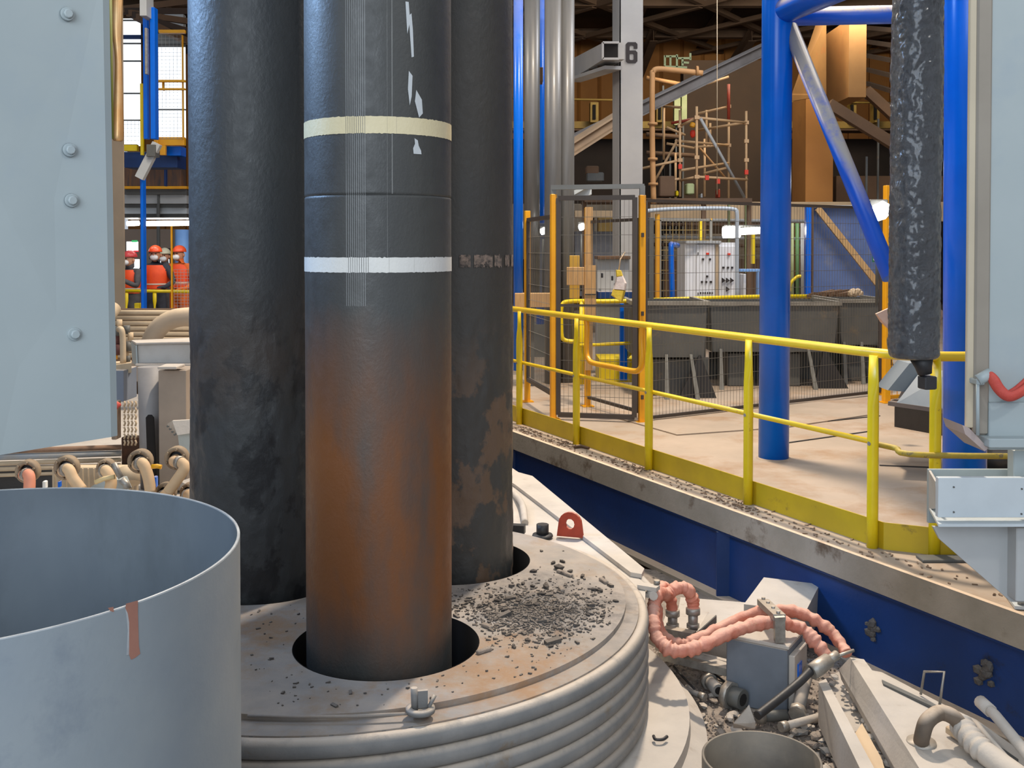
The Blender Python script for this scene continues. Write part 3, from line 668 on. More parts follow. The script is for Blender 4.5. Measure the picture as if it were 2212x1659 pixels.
for Y in (9.89, 8.88, 7.86, 6.79, 5.80, None):
    b_ = rail(Y, 0) if Y else c3.copy()
    ax = (rail(5, 0) - rail(6, 0)).normalized()
    if Y: b_ = b_ - EDN * .03
    pts = [b_ + Vector((0, 0, z)) for z in (0, .2, .80, .87, .93, HZ - .01)]
    MB().tube([p for p in pts], [.031, .031, .031, .036, .040, .034], 14, flat=[1, 1, 1, .62, .25, .25], refu=ax).build('post', YEL, rg)
    if Y:
        MB().tube([b_ + Vector((0, 0, MZ)) - EDN * .032, b_ + Vector((0, 0, MZ)) - EDN * .026], .012, 8).build('bolt', STE, rg)
# dropped loop below the handrail
A_ = rail(8.78, HZ); B_ = rail(7.98, HZ)
def lp(t, z): return A_ + (B_ - A_) * t + Vector((0, 0, z))
MB().tube(arc([lp(0, -.005), lp(.02, -.10), lp(.01, -.28), lp(.05, -.345), lp(.15, -.37), lp(.5, -.37), lp(.85, -.37), lp(.95, -.345), lp(.99, -.28), lp(.98, -.10), lp(1.0, -.005)], 4), .022, 12).build('drop_loop', ORY, rg)
# anchor shoe under the corner post
MB().box(onz(2038, 1207, .008), (.26, .10, .016), (0, 0, 0), .003).build('foot_plate', DGY, rg)
# debris flakes on the slab edge
m_ = MB()
for k in range(420):
    Y = random.uniform(4.9, 9.8); p = edge(Y) + EDN * random.uniform(.02, .2); p.z = .003
    if random.random() < .5: 
        Y0 = random.choice((8.86, 7.84, 6.72, 9.4)); p = edge(Y0 + random.gauss(0, .12)) + EDN * random.uniform(.03, .19); p.z = .004
    m_.box(p, (random.uniform(.005, .03), random.uniform(.004, .012), .006), (random.uniform(-.3, .3), random.uniform(-.3, .3), random.random() * 6))
tag(stuff(m_.build('flakes', mat('rust_flakes', (140, 118, 98), (104, 84, 68), .9, scale=30), None, edge(7))), 'brown rust flakes lying along the platform edge below the railing', 'flakes')
o = MB().tube([onz(1240, 966, .012), onz(1256, 964, .014), onz(1272, 968, .012)], .012, 7).build('rust_stub', BRN, None, onz(1256, 966, 0)); tag(o, 'short rusty stick lying on the platform edge beside the second railing post', 'stick')

# ================================================================== blue columns and braces
cl = thing('blue_column', 'tall round blue column with diagonal braces standing on the platform behind the railing', 'column', onz(1671, 992, 0), 'blue platform columns')
cb_ = onz(1671, 990, 0); MB().cyl((cb_.x, cb_.y, 0), (cb_.x + .02, cb_.y, 7), .119, 40).build('shaft', BLU, cl)
MB().lathe((cb_.x, cb_.y, 0), [(.119, .01), (.135, .006), (.14, 0)], 24).build('base_weld', CON, cl)
cl2 = thing('blue_column', 'thicker-looking blue column at the right, beside the grey machine housing', 'column', (2.66, 6.1, 0), 'blue platform columns')
c2_ = at(2084, 1000, 6.1); c2t = at(2076, 100, 6.1)
MB().cyl((c2_.x, 6.1, 0), (c2_.x - .03, 6.1, 6.5), .121, 40).build('shaft', BLU, cl2)
# braces
MB().cyl(at(1706, 60, cb_.y), at(1925, 600, 7.2), .062, 20).build('brace', BLD, cl)
MB().cyl(at(1690, 25, cb_.y), at(1960, -90, 6.4), .10, 24).build('brace', BLD, cl)
MB().cyl(at(1700, 36, cb_.y + .25), at(2110, 28, cb_.y + .25), .075, 20).build('brace', BLD, cl)

# ================================================================== rubble, box, hoses, troughs in the lower right
dz = -.62
gb = thing('junction_box', 'small blue-grey steel box standing among the rubble under the pink hoses', 'box', onz(1650, 1525, dz))
ctr = Vector((1.282, 5.125, dz)); rot = -.55
MB().box((ctr.x, ctr.y + .12, dz + .165), (.31, .27, .33), (0, 0, rot), .006).build('body', mat('box_blue_grey', (112, 120, 130), (100, 108, 118), .5, scale=5, dust=DUST), gb)
d_ = Vector((math.cos(rot), math.sin(rot), 0)); e_ = Vector((-math.sin(rot), math.cos(rot), 0)); bc = Vector((ctr.x, ctr.y + .12, dz))
MB().box(bc + Vector((0, 0, .34)), (.33, .28, .02), (0, 0, rot), .004).build('lid', DPL, gb)
MB().box(bc + d_ * .17 + Vector((0, 0, .16)), (.03, .22, .27), (0, 0, rot), .004).build('side_door', DPL, gb)
MB().box(bc + d_ * .187 - e_ * .03 + Vector((0, 0, .14)), (.008, .06, .20), (0, 0, rot)).build('blue_stripe', BLU, gb, label='blue stripe on the side')
# bracket that holds the hoses
hb = bc + Vector((.02, .02, .34))
bk = thing('hose_bracket', 'dusty steel clamp bracket holding both pink hoses above the small box', 'bracket', hb)
q0 = at(1682, 1345, bc.y - .02)
MB().beam(at(1684, 1385, 5.08), at(1683, 1330, 5.06), .05, .035, (0, 1, 0)).build('bracket_post', STE, bk)
MB().beam(at(1684, 1334, 5.06), at(1648, 1300, 5.42), .06, .03).build('clamp_bar', STE, bk)
for (x, y, Y) in ((1649, 1298, 5.41), (1659, 1307, 5.32), (1670, 1318, 5.2), (1681, 1328, 5.08)):
    c = at(x, y, Y); MB().cyl(c, c + Vector((0, 0, .02)), .010, 6).build('bolt', STE, bk)
def hose(pts, r, label, wr=.006, k=3.1, name='sleeved_hose'):
    P_ = arc(pts, 12); rs = [r + wr * noise.noise(Vector((i * .35, k, 0))) * 1.6 for i in range(len(P_))]
    m_ = MB(); m_.tube(P_, rs, 16)
    for i, v in enumerate(m_.v):
        n_ = noise.noise(v * 22 + Vector((k, 0, 0))) + .6 * noise.noise(v * 48); m_.v[i] = v + Vector((n_, n_ * .5, n_)) * wr * .9
    t = thing(name, label, 'hose', pts[0]); m_.build('sleeve', HOS, t); return t
Yh = 5.15
h1 = hose([at(1497, 1318, 5.45), at(1496, 1292, 5.45), at(1482, 1272, 5.42), at(1462, 1270, 5.4), at(1440, 1285, 5.35), at(1421, 1282, 5.15), at(1412, 1310, 5.1), at(1411, 1350, 5.0), at(1422, 1382, 4.95), at(1445, 1402, 4.9), at(1480, 1405, 4.9), at(1520, 1393, 4.95), at(1580, 1365, 5.05), at(1640, 1347, 5.12), at(1690, 1345, 5.15), at(1735, 1360, 5.15), at(1765, 1390, 5.1), at(1790, 1425, 5.05)], .032, 'front pink sleeved hose looping down and over the small box', .008)
h2 = hose([at(1452, 1330, 5.5), at(1450, 1300, 5.5), at(1436, 1270, 5.48), at(1424, 1275, 5.4), at(1418, 1320, 5.35), at(1430, 1370, 5.3), at(1470, 1392, 5.28), at(1500, 1383, 5.3), at(1560, 1355, 5.38), at(1620, 1328, 5.42), at(1670, 1318, 5.42), at(1720, 1322, 5.4), at(1770, 1345, 5.35), at(1805, 1378, 5.3), at(1830, 1412, 5.2)], .030, 'rear pink sleeved hose arching behind the front one towards the blue beam', .006, 7)
for t, (x, Y, y0, y1) in ((h1, (1497, 5.45, 1318, 1352)), (h2, (1453, 5.5, 1322, 1352))):
    m_ = MB(); m_.cyl(at(x, y0 - 6, Y), at(x, y0 + 8, Y), .038, 14); m_.cyl(at(x, y0, Y), at(x, y1 + 8, Y), .026, 12); m_.cyl(at(x, y1 - 6, Y), at(x, y1 + 4, Y), .034, 6); m_.build('hose_coupling', STE, t)
mf = thing('manifold', 'dusty flat steel manifold bar beneath the pink hose couplings', 'manifold', at(1490, 1370, 5.5))
MB().prism([at(1430, 1352, 5.55), at(1500, 1372, 5.4), at(1548, 1332, 5.5), at(1530, 1322, 5.9), at(1440, 1322, 5.9)], (0, 0, -.03)).build('top_plate', DPL, mf)
MB().beam(at(1435, 1366, 5.45), at(1500, 1378, 5.35), .05, .06).build('manifold_bar', STE, mf)
MB().prism([at(1502, 1372, 5.38), at(1548, 1330, 5.45), at(1548, 1345, 5.45), at(1502, 1388, 5.38)], (0, .015, 0)).build('side_plate', DGY, mf)
m_ = MB().prism([at(1470, 1290, 6.3), at(1620, 1302, 6.2), at(1605, 1345, 5.7), at(1460, 1350, 5.7)], (0, 0, -.25)); tag(m_.build('dusty_cover', DPL, None, at(1540, 1380, 6)), 'flat dusty cover plate behind the pink hose loop', 'cover')
m_ = MB().prism([at(1650, 1247, 6.15), at(1771, 1262, 6.05), at(1740, 1322, 5.75), at(1607, 1305, 5.8)], (0, .02, -.22)); tag(m_.build('square_cover', DPL, None, at(1690, 1310, 6)), 'tilted square dusty cover box leaning against the dark blue beam', 'cover')
# long troughs
tr = thing('slag_trough', 'long dusty channel full of rubble running to the bottom right corner', 'trough', onz(1850, 1580, -.5))
MB().prism([onz(1778, 1470, -.46), onz(1830, 1440, -.46), onz(1975, 1690, -.46), onz(1880, 1690, -.46)], (0, 0, -.02)).build('trough_floor', DPL, tr)
MB().prism([onz(1768, 1474, -.36), onz(1784, 1466, -.36), onz(1905, 1690, -.36), onz(1872, 1690, -.36)], (0, 0, -.2)).build('trough_wall', DPL, tr)
MB().prism([onz(1812, 1446, -.38), onz(1836, 1420, -.27), onz(2005, 1690, -.27), onz(1950, 1690, -.38)], (.012, 0, -.05)).build('trough_wall', DPL, tr)
pp = thing('sloping_cover', 'wide sloping dusty cover plate beside the trough, with a wire handle', 'cover', onz(2050, 1600, -.4))
MB().prism([onz(1836, 1420, -.27), onz(1866, 1424, -.27), onz(1884, 1448, -.27), onz(1905, 1452, -.28), onz(2035, 1520, -.28), onz(2110, 1555, -.28), onz(2300, 1690, -.28), onz(2005, 1690, -.27)], (0, 0, -.25)).build('cover_sheet', DPL, pp)
MB().prism([onz(1905, 1468, -.262), onz(2025, 1524, -.262), onz(2028, 1532, -.262), onz(1908, 1477, -.262)], (0, 0, -.01)).build('groove', DGY, pp)
MB().prism([onz(2086, 1560, -.262), onz(2200, 1640, -.262), onz(2196, 1647, -.262), onz(2082, 1566, -.262)], (0, 0, -.01)).build('groove', DGY, pp)
MB().tube([onz(1989, 1500, -.27), onz(1989, 1500, -.27) + Vector((.015, 0, .10)), onz(2034, 1522, -.27) + Vector((.01, 0, .14)), onz(2030, 1522, -.27)], .006, 8).build('wire_handle', STE, pp)
MB().prism([onz(1836, 1600, -.40), onz(1862, 1562, -.40), onz(1905, 1640, -.40), onz(1920, 1690, -.40), onz(1870, 1690, -.40)], (0, 0, -.015)).build('loose_plate', BEI, tr, label='beige loose plate piece in the channel')
for i in range(3):
    c = onz(1868 + 0 * i, 1330 + i, -.3)
# elbow and pipes on cover
ep = thing('elbow_pipe', 'dusty bent pipe with a corrugated end on the sloping cover at the lower right', 'pipe', onz(1995, 1605, -.28))
MB().tube(arc([onz(1990, 1606, -.28), onz(1992, 1590, -.22), onz(2003, 1558, -.16), onz(2030, 1540, -.15), onz(2058, 1548, -.16), onz(2078, 1570, -.2)], 6), .030, 16).build('elbow', mat('dusty_rubber', (112, 96, 80), (90, 80, 70), .8, scale=6, dust=(190, 174, 156)), ep)
MB().lathe(onz(1990, 1606, -.275), [(0, .012), (.055, .012), (.058, 0)], 20).build('flange', STE, ep)
P_ = [onz(2076, 1566, -.2), onz(2110, 1610, -.22), onz(2160, 1650, -.24), onz(2230, 1700, -.25)]; P_ = arc(P_, 14)
MB().tube(P_, [.044 + .005 * math.sin(i * 1.6) * (i < 20) for i in range(len(P_))], 16).build('corrugated_hose', DPL, ep)
MB().box(onz(2066, 1585, -.25), (.035, .09, .03), (0, 0, .3), .004).build('valve_block', BEI, ep)
m_ = MB(); m_.tube([onz(2122, 1520, -.2), onz(2150, 1545, -.2), onz(2260, 1680, -.22)], .022, 12); m_.tube([onz(2118, 1516, -.2), onz(2140, 1536, -.2)], .027, 12)
tag(m_.build('straight_pipe', DPL, None, onz(2180, 1590, -.25)), 'straight dusty pipe pointing at the dark blue beam in the lower right corner', 'pipe')
m_ = MB(); m_.tube([onz(2108, 1562, -.23), onz(2130, 1588, -.23), onz(2230, 1700, -.25)], .012, 10)
tag(m_.build('thin_pipe', DPL, None, onz(2160, 1620, -.25)), 'thin dusty rod lying alongside the straight pipe', 'rod')
# dark lance with fitting
ln = thing('hose_lance', 'dark rubber hose with metal coupling leaning across the small box', 'hose', at(1635, 1545, 4.6))
MB().tube(arc([at(1636, 1546, 4.55), at(1680, 1512, 4.65), at(1725, 1475, 4.75), at(1752, 1448, 4.8)], 6), .020, 12).build('rubber_hose', BLK, ln)
m_ = MB(); m_.tube([at(1752, 1452, 4.8), at(1768, 1442, 4.82), at(1790, 1426, 4.85)], [.036, .038, .034], 12); m_.tube([at(1788, 1428, 4.85), at(1808, 1414, 4.88)], .022, 10); m_.tube([at(1806, 1418, 4.86), at(1844, 1405, 4.9)], .008, 8); m_.build('coupling', STE, ln)
# other rubble pieces
def lying(name, label, cat, a_, b_, r, m, r2=None):
    t = thing(name, label, cat, a_); MB().tube([a_, b_], [r, r2 or r], 14).build('body', m, t)
    d = (b_ - a_).normalized(); MB().tube([a_ - d * .01, a_ + d * .025], r * 1.35, 8).build('collar', STE, t); MB().tube([b_ - d * .005, b_ + d * .002], r * .6, 12).build('bore', PIT, t); return t
lying('pipe_fitting', 'fat dark pipe fitting lying in front of the small box', 'fitting', onz(1572, 1500, -.55), onz(1605, 1512, -.55), .05, DGY)
lying('pipe_fitting', 'round dusty fitting with an open bore left of the small box', 'fitting', onz(1530, 1470, -.56), onz(1552, 1492, -.56), .032, RIB)
lying('pipe_fitting', 'stub of broken pipe lying below the box in the rubble', 'fitting', onz(1640, 1548, -.56), onz(1700, 1545, -.56), .026, DGY)
lying('broken_pipe', 'pale dusty broken pipe lying behind the round open pipe mouth', 'pipe', onz(1690, 1570, -.55), onz(1772, 1548, -.55), .018, DPL)
lying('broken_pipe', 'grey upright pipe leaning behind the small box', 'pipe', at(1722, 1540, 4.9), at(1745, 1450, 5.2), .030, RIB)
lying('broken_pipe', 'short dusty broken pipe left of the box near the ledge', 'pipe', onz(1520, 1505, -.57), onz(1470, 1485, -.57), .014, RIB)
tag(MB().prism([onz(1585, 1560, -.5), onz(1618, 1522, -.45), onz(1632, 1560, -.52), onz(1632, 1572, -.55), onz(1585, 1570, -.55)], (0, .01, -.01)).build('torn_sheet', DPL, None, onz(1610, 1555, -.55)), 'torn pale sheet scrap behind the open pipe mouth', 'scrap')
for k, (a_, b_, w) in enumerate((((1418, 1395), (1572, 1435), .03), ((1425, 1415), (1575, 1452), .03), ((1500, 1420), (1580, 1448), .05), ((1392, 1372), (1440, 1400), .04))):
    tag(MB().beam(onz(a_[0], a_[1], -.5), onz(b_[0], b_[1], -.5), w, .04).build('steel_strip', STE if k % 2 else DPL, None, onz(a_[0], a_[1], -.55)),
        ['rear one of the steel strips leading under the pink hoses', 'front one of the steel strips leading under the pink hoses', 'broad dusty strip butting against the small box', 'short dusty strip beside the ribbed lid wall'][k], 'strip')
# round open pipe mouth at the bottom
q = onz(1645, 1636, -.25); pm = thing('pipe_mouth', 'round open dusty pipe mouth at the bottom of the picture among rubble', 'pipe', (q.x, q.y, -.62))
MB().lathe((q.x, q.y, 0), [(.222, -.62), (.222, -.252), (.220, -.25), (.214, -.25), (.212, -.252), (.212, -.60)], 80).build('pipe_wall', mat('dusty_brown_steel', (130, 120, 106), (104, 98, 90), .6, scale=4, bump=.1, c3=(84, 76, 68), s3=3, t3=.58), pm)
MB().lathe((q.x, q.y, -.6), [(.212, 0), (0, 0)], 40).build('pipe_bottom', RUB, pm)
# rubble: loose lumps and fine stuff
base_l = []
RM = [RIB, DPL, RUB]
for k in range(6): base_l.append(MB().lump((0, 0, 0), 1, 30 + k * 1.7, 1, (1.1, .85, .6)).build('rubble_stone', RM[k % 3]))
spots = []
while len(spots) < 150:
    z = dz
    if random.random() < .6: px, py = random.uniform(1700, 1850), random.uniform(1545, 1680)
    else: px, py = random.uniform(1440, 1640), random.uniform(1430, 1640)
    p = onz(px, py, z + .01)
    if (p.xy - LC.xy).length < LR + .3 or (p.xy - q.xy).length < .25: continue
    if (p.xy - bc.xy).length < .2: continue
    spots.append(p)
for i, p in enumerate(spots):
    o = base_l[i % 6] if i < 6 else base_l[i % 6].copy()
    if i >= 6: COL.objects.link(o)
    s_ = random.uniform(.015, .038); o.location = p + Vector((0, 0, s_ * .4)); o.scale = (s_, s_ * random.uniform(.6, 1), s_ * random.uniform(.6, 1)); o.rotation_euler = (0, 0, random.random() * 6)
    far_ = p.x < .75 + (p.y - 4.5) * .25
    tag(o, 'dusty grey stone lying between the ledge ring and the small box' if far_ else 'dusty grey stone lying beside the round pipe mouth and the trough', 'stone', 'rubble stones near the ledge ring' if far_ else 'rubble stones near the pipe mouth')
tl = []
for i in range(34):
    t = i / 33; a_ = onz(1800 + t * 130, 1462 + t * 205, -.45); a_.x += random.gauss(0, .02)
    o = base_l[i % 6].copy(); COL.objects.link(o); s_ = random.uniform(.01, .026); o.location = a_ + Vector((0, 0, s_ * .5)); o.scale = (s_,) * 3; o.rotation_euler = (0, 0, random.random() * 6)
    tag(o, 'dusty stone lying in the long channel', 'stone', 'stones in the long channel')
m_ = MB()
for k in range(2600):
    px, py = random.uniform(1390, 1900), random.uniform(1400, 1690); p = onz(px, py, dz + .004)
    if (p.xy - LC.xy).length < LR + .29 or (p.xy - q.xy).length < .235: continue
    s_ = random.uniform(.002, .009); m_.box(p, (s_ * random.uniform(1, 3), s_, s_), (random.random(), random.random(), random.random() * 6))
tag(stuff(m_.build('gravel', RUB, None, (1.2, 4.8, dz))), 'fine grey gravel and dust on the lower deck around the pipe mouth', 'gravel')
for k, (pts, lb) in enumerate((([(1455, 1440), (1475, 1462), (1500, 1488)], 'left'), ([(1520, 1445), (1545, 1458), (1570, 1476)], 'right'))):
    tag(MB().tube(arc([onz(x, y, -.54) for x, y in pts], 4), .006, 6).build('wire', BLK, None, onz(*pts[0], -.56)), 'thin dark wire in the rubble, the %s one of two beside the small box' % lb, 'wire')
tag(MB().tube(arc([onz(1412, 1590, lz + .02), onz(1416, 1597, lz + .02), onz(1432, 1597, lz + .02), onz(1441, 1591, lz + .02)], 4), .007, 8).build('hook', BLK, None, onz(1425, 1594, lz)), 'small dark U-shaped rod lying on the ledge ring', 'hook')

# ================================================================== mesh fence and gate beyond the railing
FD = mat('fence_wire_dark', (104, 100, 92), rough=.5); FRM = mat('fence_frame', (70, 62, 58), (58, 52, 48), .5, scale=3)
def wires(p0, p1, z0, z1, dx=.043, dz_=.165, w=.0032, hw=.0045):
    m_ = MB(); p0 = Vector(p0); p1 = Vector(p1); L_ = (p1 - p0).length; n = max(1, int(L_ / dx)); d = (p1 - p0) / n
    nrm_ = Vector((-d.y, d.x, 0)).normalized() * (w / 2)
    t_ = d.normalized() * (w / 2)
    for i in range(n + 1):
        p = p0 + d * i; m_.prism([p - nrm_ + t_ + Vector((0, 0, z0)), p + nrm_ + Vector((0, 0, z0)), p - nrm_ - t_ + Vector((0, 0, z0))], (0, 0, z1 - z0))
    k = max(1, int((z1 - z0) / dz_))
    for j in range(k + 1):
        z = z0 + (z1 - z0) * j / k
        a_ = p0 + Vector((0, 0, z)); q_ = [nrm_ * 2, -nrm_ * 2 + Vector((0, 0, hw / 2)), -nrm_ * 2 - Vector((0, 0, hw / 2))]
        m_.prism([a_ + v for v in q_], p1 - p0)
    return m_
gA = onz(1195, 906, 0); gB = onz(1386, 913, 0); gC = onz(1139, 868, 0); gE = onz(1906, 852, 0); gD = onz(1269, 878, 0)
fn = thing('mesh_fence', 'long wire mesh fence with yellow posts running right from the gate', 'fence', gB)
def post(p, h, par, w=.058, m=ORY, name='post'):
    o = MB(); o.box(p + Vector((0, 0, h / 2)), (w, w, h), (0, 0, .2), .004); o.box(p + Vector((0, 0, .006)), (.12, .12, .012), (0, 0, .2)); return o.build(name, m, par)
def frame(p0, p1, z0, z1, par, w=.03, m=FRM):
    for a_, b_ in (((p0, z0), (p1, z0)), ((p0, z1), (p1, z1)), ((p0, z0), (p0, z1)), ((p1, z0), (p1, z1))):
        MB().beam(a_[0] + Vector((0, 0, a_[1])), b_[0] + Vector((0, 0, b_[1])), w, w, (0, 0, 1) if a_[0] is not b_[0] else (1, 0, 0)).build('frame_bar', m, par)
for p, h in ((gB, 2.18), (gE, 2.10)): post(p, h, fn)
gm = gB.lerp(gE, .5); dr = (gE - gB).normalized()
for a_, b_ in ((gB + dr * .05, gm - dr * .01), (gm + dr * .01, gE - dr * .05)):
    frame(a_, b_, .04, 2.13, fn)
    stuff(wires(a_, b_, .05, 2.12).build('wire_mesh', FD, fn))
gt = thing('mesh_gate', 'wire mesh gate panel with dark frame between two orange-yellow posts under a grey overhead bar', 'gate', gA)
for p, h in ((gA, 2.20), (gC, 2.08)): post(p, h, gt)
d1 = (gB - gA).normalized()
frame(gA + d1 * .05, gB - d1 * .07, .05, 2.16, gt, .045); stuff(wires(gA + d1 * .06, gB - d1 * .08, .06, 2.15).build('wire_mesh', FD, gt))
MB().beam(gA + d1 * .05 + Vector((0, 0, 1.12)), gB - d1 * .07 + Vector((0, 0, 1.12)), .02, .02).build('frame_bar', FRM, gt)
d2 = (gC - gA).normalized()
frame(gA + d2 * .05, gC - d2 * .05, .25, 1.98, gt, .04); stuff(wires(gA + d2 * .05, gC - d2 * .05, .28, 1.96).build('wire_mesh', FD, gt))
GBR = mat('overhead_grey', (120, 124, 124), (108, 112, 112), .5, scale=3)
for p in (gA, gB): MB().beam(p + Vector((0, 0, 2.1)), p + Vector((0, 0, 2.27)), .05, .05, (1, 0, 0)).build('bar_upright', GBR, gt)
MB().beam(gA + Vector((-.02, 0, 2.265)), gB + Vector((.02, 0, 2.265)), .05, .045).build('overhead_bar', GBR, gt)
for z in (.25, 1.05, 1.8): MB().box(gB + Vector((-.0, -.035, z)), (.025, .02, .04), (0, 0, .2)).build('hinge', FRM, gt)
# opened inner gate leaf, with posts and boards
ig = thing('inner_gate', 'inner fence section with a plywood-covered post behind the mesh gate', 'fence', gD)
post(gD, 2.10, ig)
frame(gD, gD.lerp(gB, .95), .1, 1.95, ig, .03)
bo = thing('plywood_board', 'tall plywood board tied to the inner fence post behind the mesh gate', 'board', at(1276, 650, 10.8))
MB().box(*px_box(1264, 447, 1280, 800, 10.9, .03, 0)).build('upper_board', WOO, bo); MB().box(*px_box(1263, 573, 1287, 690, 10.8, .03, 0)).build('front_board', WOO, bo)
MB().box(*px_box(1263, 635, 1287, 637, 10.79, .05, 0)).build('strap', BLK, bo)
bo = MB().box(*px_box(1224, 577, 1262, 616, 10.7, .03, .004)).build('square_board', WOO, None, at(1243, 616, 10.7)); tag(bo, 'square plywood board tied to the mesh gate left of the tall board', 'board')
bo = MB().box(*px_box(1230, 552, 1252, 645, 10.95, .03, .004)).build('mustard_screen', mat('mustard_panel', (196, 156, 60), (186, 146, 60), .6), None, at(1240, 645, 10.95)); tag(bo, 'narrow mustard screen behind the square plywood board', 'panel')
bg_ = thing('cloth_bag', 'yellow and white cloth bag hanging on the gate near its right post', 'bag', at(1335, 650, 10.25))
yb = 10.0
CLW = mat('white_cloth', (228, 218, 212), (214, 200, 196), .8, scale=9, bump=.4, bscale=20); CLY = mat('yellow_cloth', (226, 200, 70), (210, 180, 60), .8, scale=9, bump=.4, bscale=20)
for q, m, nm in (([(1330, 583), (1342, 584), (1346, 596), (1331, 598)], CLY, 'bag_tie'), ([(1331, 597), (1346, 595), (1354, 612), (1352, 628), (1324, 626), (1329, 608)], CLW, 'bag_cloth'), ([(1324, 625), (1352, 627), (1345, 652), (1331, 646), (1320, 638)], CLY, 'bag_bottom')):
    cx_ = sum(x for x, y in q) / len(q); cy_ = sum(y for x, y in q) / len(q)
    bk_ = [at(x, y, yb) for x, y in q]; ft_ = [at(cx_ + (x - cx_) * .7, cy_ + (y - cy_) * .9, yb - .05) for x, y in q]; n_ = len(q)
    MB().add(bk_ + ft_, [tuple(range(n_)), tuple(range(2 * n_ - 1, n_ - 1, -1))] + [(k, (k + 1) % n_, n_ + (k + 1) % n_, n_ + k) for k in range(n_)]).build(nm, m, bg_)
MB().tube([at(1337, 583, yb), at(1340, 560, yb), at(1350, 545, yb + .05)], .006, 6).build('string', BEI, bg_)

# ================================================================== dark bins behind the fence
def bin_(x0, x1, y0, ym, yb, Y, label, dep=1.1, lx=None, rx=None):
    t = thing('steel_bin', label, 'bin', at((x0 + x1) / 2, yb, Y), 'dark steel bins behind the mesh fence')
    TL, TRt, ML, MR = at(x0, y0, Y), at(x1, y0, Y), at(x0 + (x1 - x0) * .02, ym, Y + .05), at(x1 - (x1 - x0) * .04, ym, Y + .05)
    bk_ = Vector((0, dep, 0))
    m_ = MB(); w = .012
    vs_ = [TL, TRt, MR, ML]; m_.prism(vs_, (0, .015, 0))
    m_.prism([p + bk_ for p in vs_], (0, .015, 0)); m_.prism([TL, ML, ML + bk_, TL + bk_], (.015, 0, 0)); m_.prism([TRt, MR, MR + bk_, TRt + bk_], (-.015, 0, 0)); m_.prism([ML, MR, MR + bk_, ML + bk_], (0, 0, .015))
    m_.build('bin_body', DGY, t)
    m_ = MB()
    for a_, b_ in ((TL, TRt), (TL, TL + bk_), (TRt, TRt + bk_)): m_.beam(a_, b_, .05, .045)
    m_.build('bin_rim', mat('rim_steel', (138, 134, 124), (116, 112, 104), .6, scale=5), t)
    zz = onz(1000, yb, 0).z
    for fx in (.08, .42, .75):
        px = x0 + (x1 - x0) * fx; p = at(px, ym - 6, Y - .01); b_ = Vector((p.x + (.05 if fx > .5 else -.02), Y - .12, 0))
        MB().prism([p, p + Vector((.03, 0, 0)), b_ + Vector((.05, 0, 0)), b_], (0, .03, 0)).build('leg_strut', mat('strut_steel', (128, 128, 122), (104, 104, 100), .6, scale=5), t)
    p = at(x1 - (x1 - x0) * .12, ym - 4, Y); b_ = Vector((at(x1 + 18, 850, Y).x, Y, 0)); b2 = b_ + Vector((-.42, 0, 0))
    MB().prism([p, p + Vector((.02, 0, 0)), b_, b2], (0, .06, 0)).build('side_gusset', BLK, t)
    for fx in (.22, .58):
        px = x0 + (x1 - x0) * fx; a_ = at(px, ym, Y + .35)
        MB().box((a_.x, Y + .45, a_.z / 2), (.30, .5, a_.z), (0, 0, 0), .01).build('bin_support', DGY, t)
    a_, b_ = at(x0, ym, Y + .9), at(x1, ym, Y + .9)
    MB().box(((a_.x + b_.x) / 2, Y + .9, a_.z / 2), (b_.x - a_.x, .03, a_.z)).build('under_shade_plate', DGY, t)  # added dark plate, stands in for the shade under the bin
    return t
bin_(1370, 1530, 655, 772, 900, 11.6, 'leftmost large dark steel bin right behind the mesh gate post')
bin_(1532, 1815, 656, 760, 900, 12.4, 'widest dark steel bin behind the fence, half hidden by the blue column')
bin_(1812, 1925, 650, 745, 900, 12.9, 'rightmost dark steel bin behind the fence beside the black tube')
yr = thing('far_railing', 'yellow handrail running behind the dark bins in front of the white cabinets', 'railing', at(1500, 700, 14.4))
MB().tube([at(1392, 649, 13.6), at(1560, 643, 14.3), at(1640, 641, 14.6), at(1760, 640, 15)], .03, 10).build('handrail', YEL, yr)
for x in (1420, 1560, 1700): MB().tube([at(x, 647, 14.2), at(x, 647, 14.2) - Vector((0, 0, 1.0))], .022, 8).build('post', YEL, yr)
r2 = thing('far_railing', 'yellow railing with dropped loop seen through the mesh gate', 'railing', at(1240, 800, 12.2))
MB().tube(arc([at(1375, 650, 12.2), at(1290, 651, 12.2), at(1232, 651, 12.3), at(1214, 660, 12.3), at(1212, 700, 12.3), at(1216, 732, 12.3), at(1240, 738, 12.3)], 5), .026, 10).build('handrail', YEL, r2)
MB().tube([at(1250, 746, 12.2), at(1370, 741, 12.2)], .02, 8).build('mid_rail', YEL, r2)
MB().tube([at(1257, 651, 12.25), at(1257, 830, 12.25)], .03, 8).build('post', YEL, r2)
MB().tube([at(1207, 480, 12.6), at(1207, 822, 12.6)], .02, 8).build('post', YEL, r2)
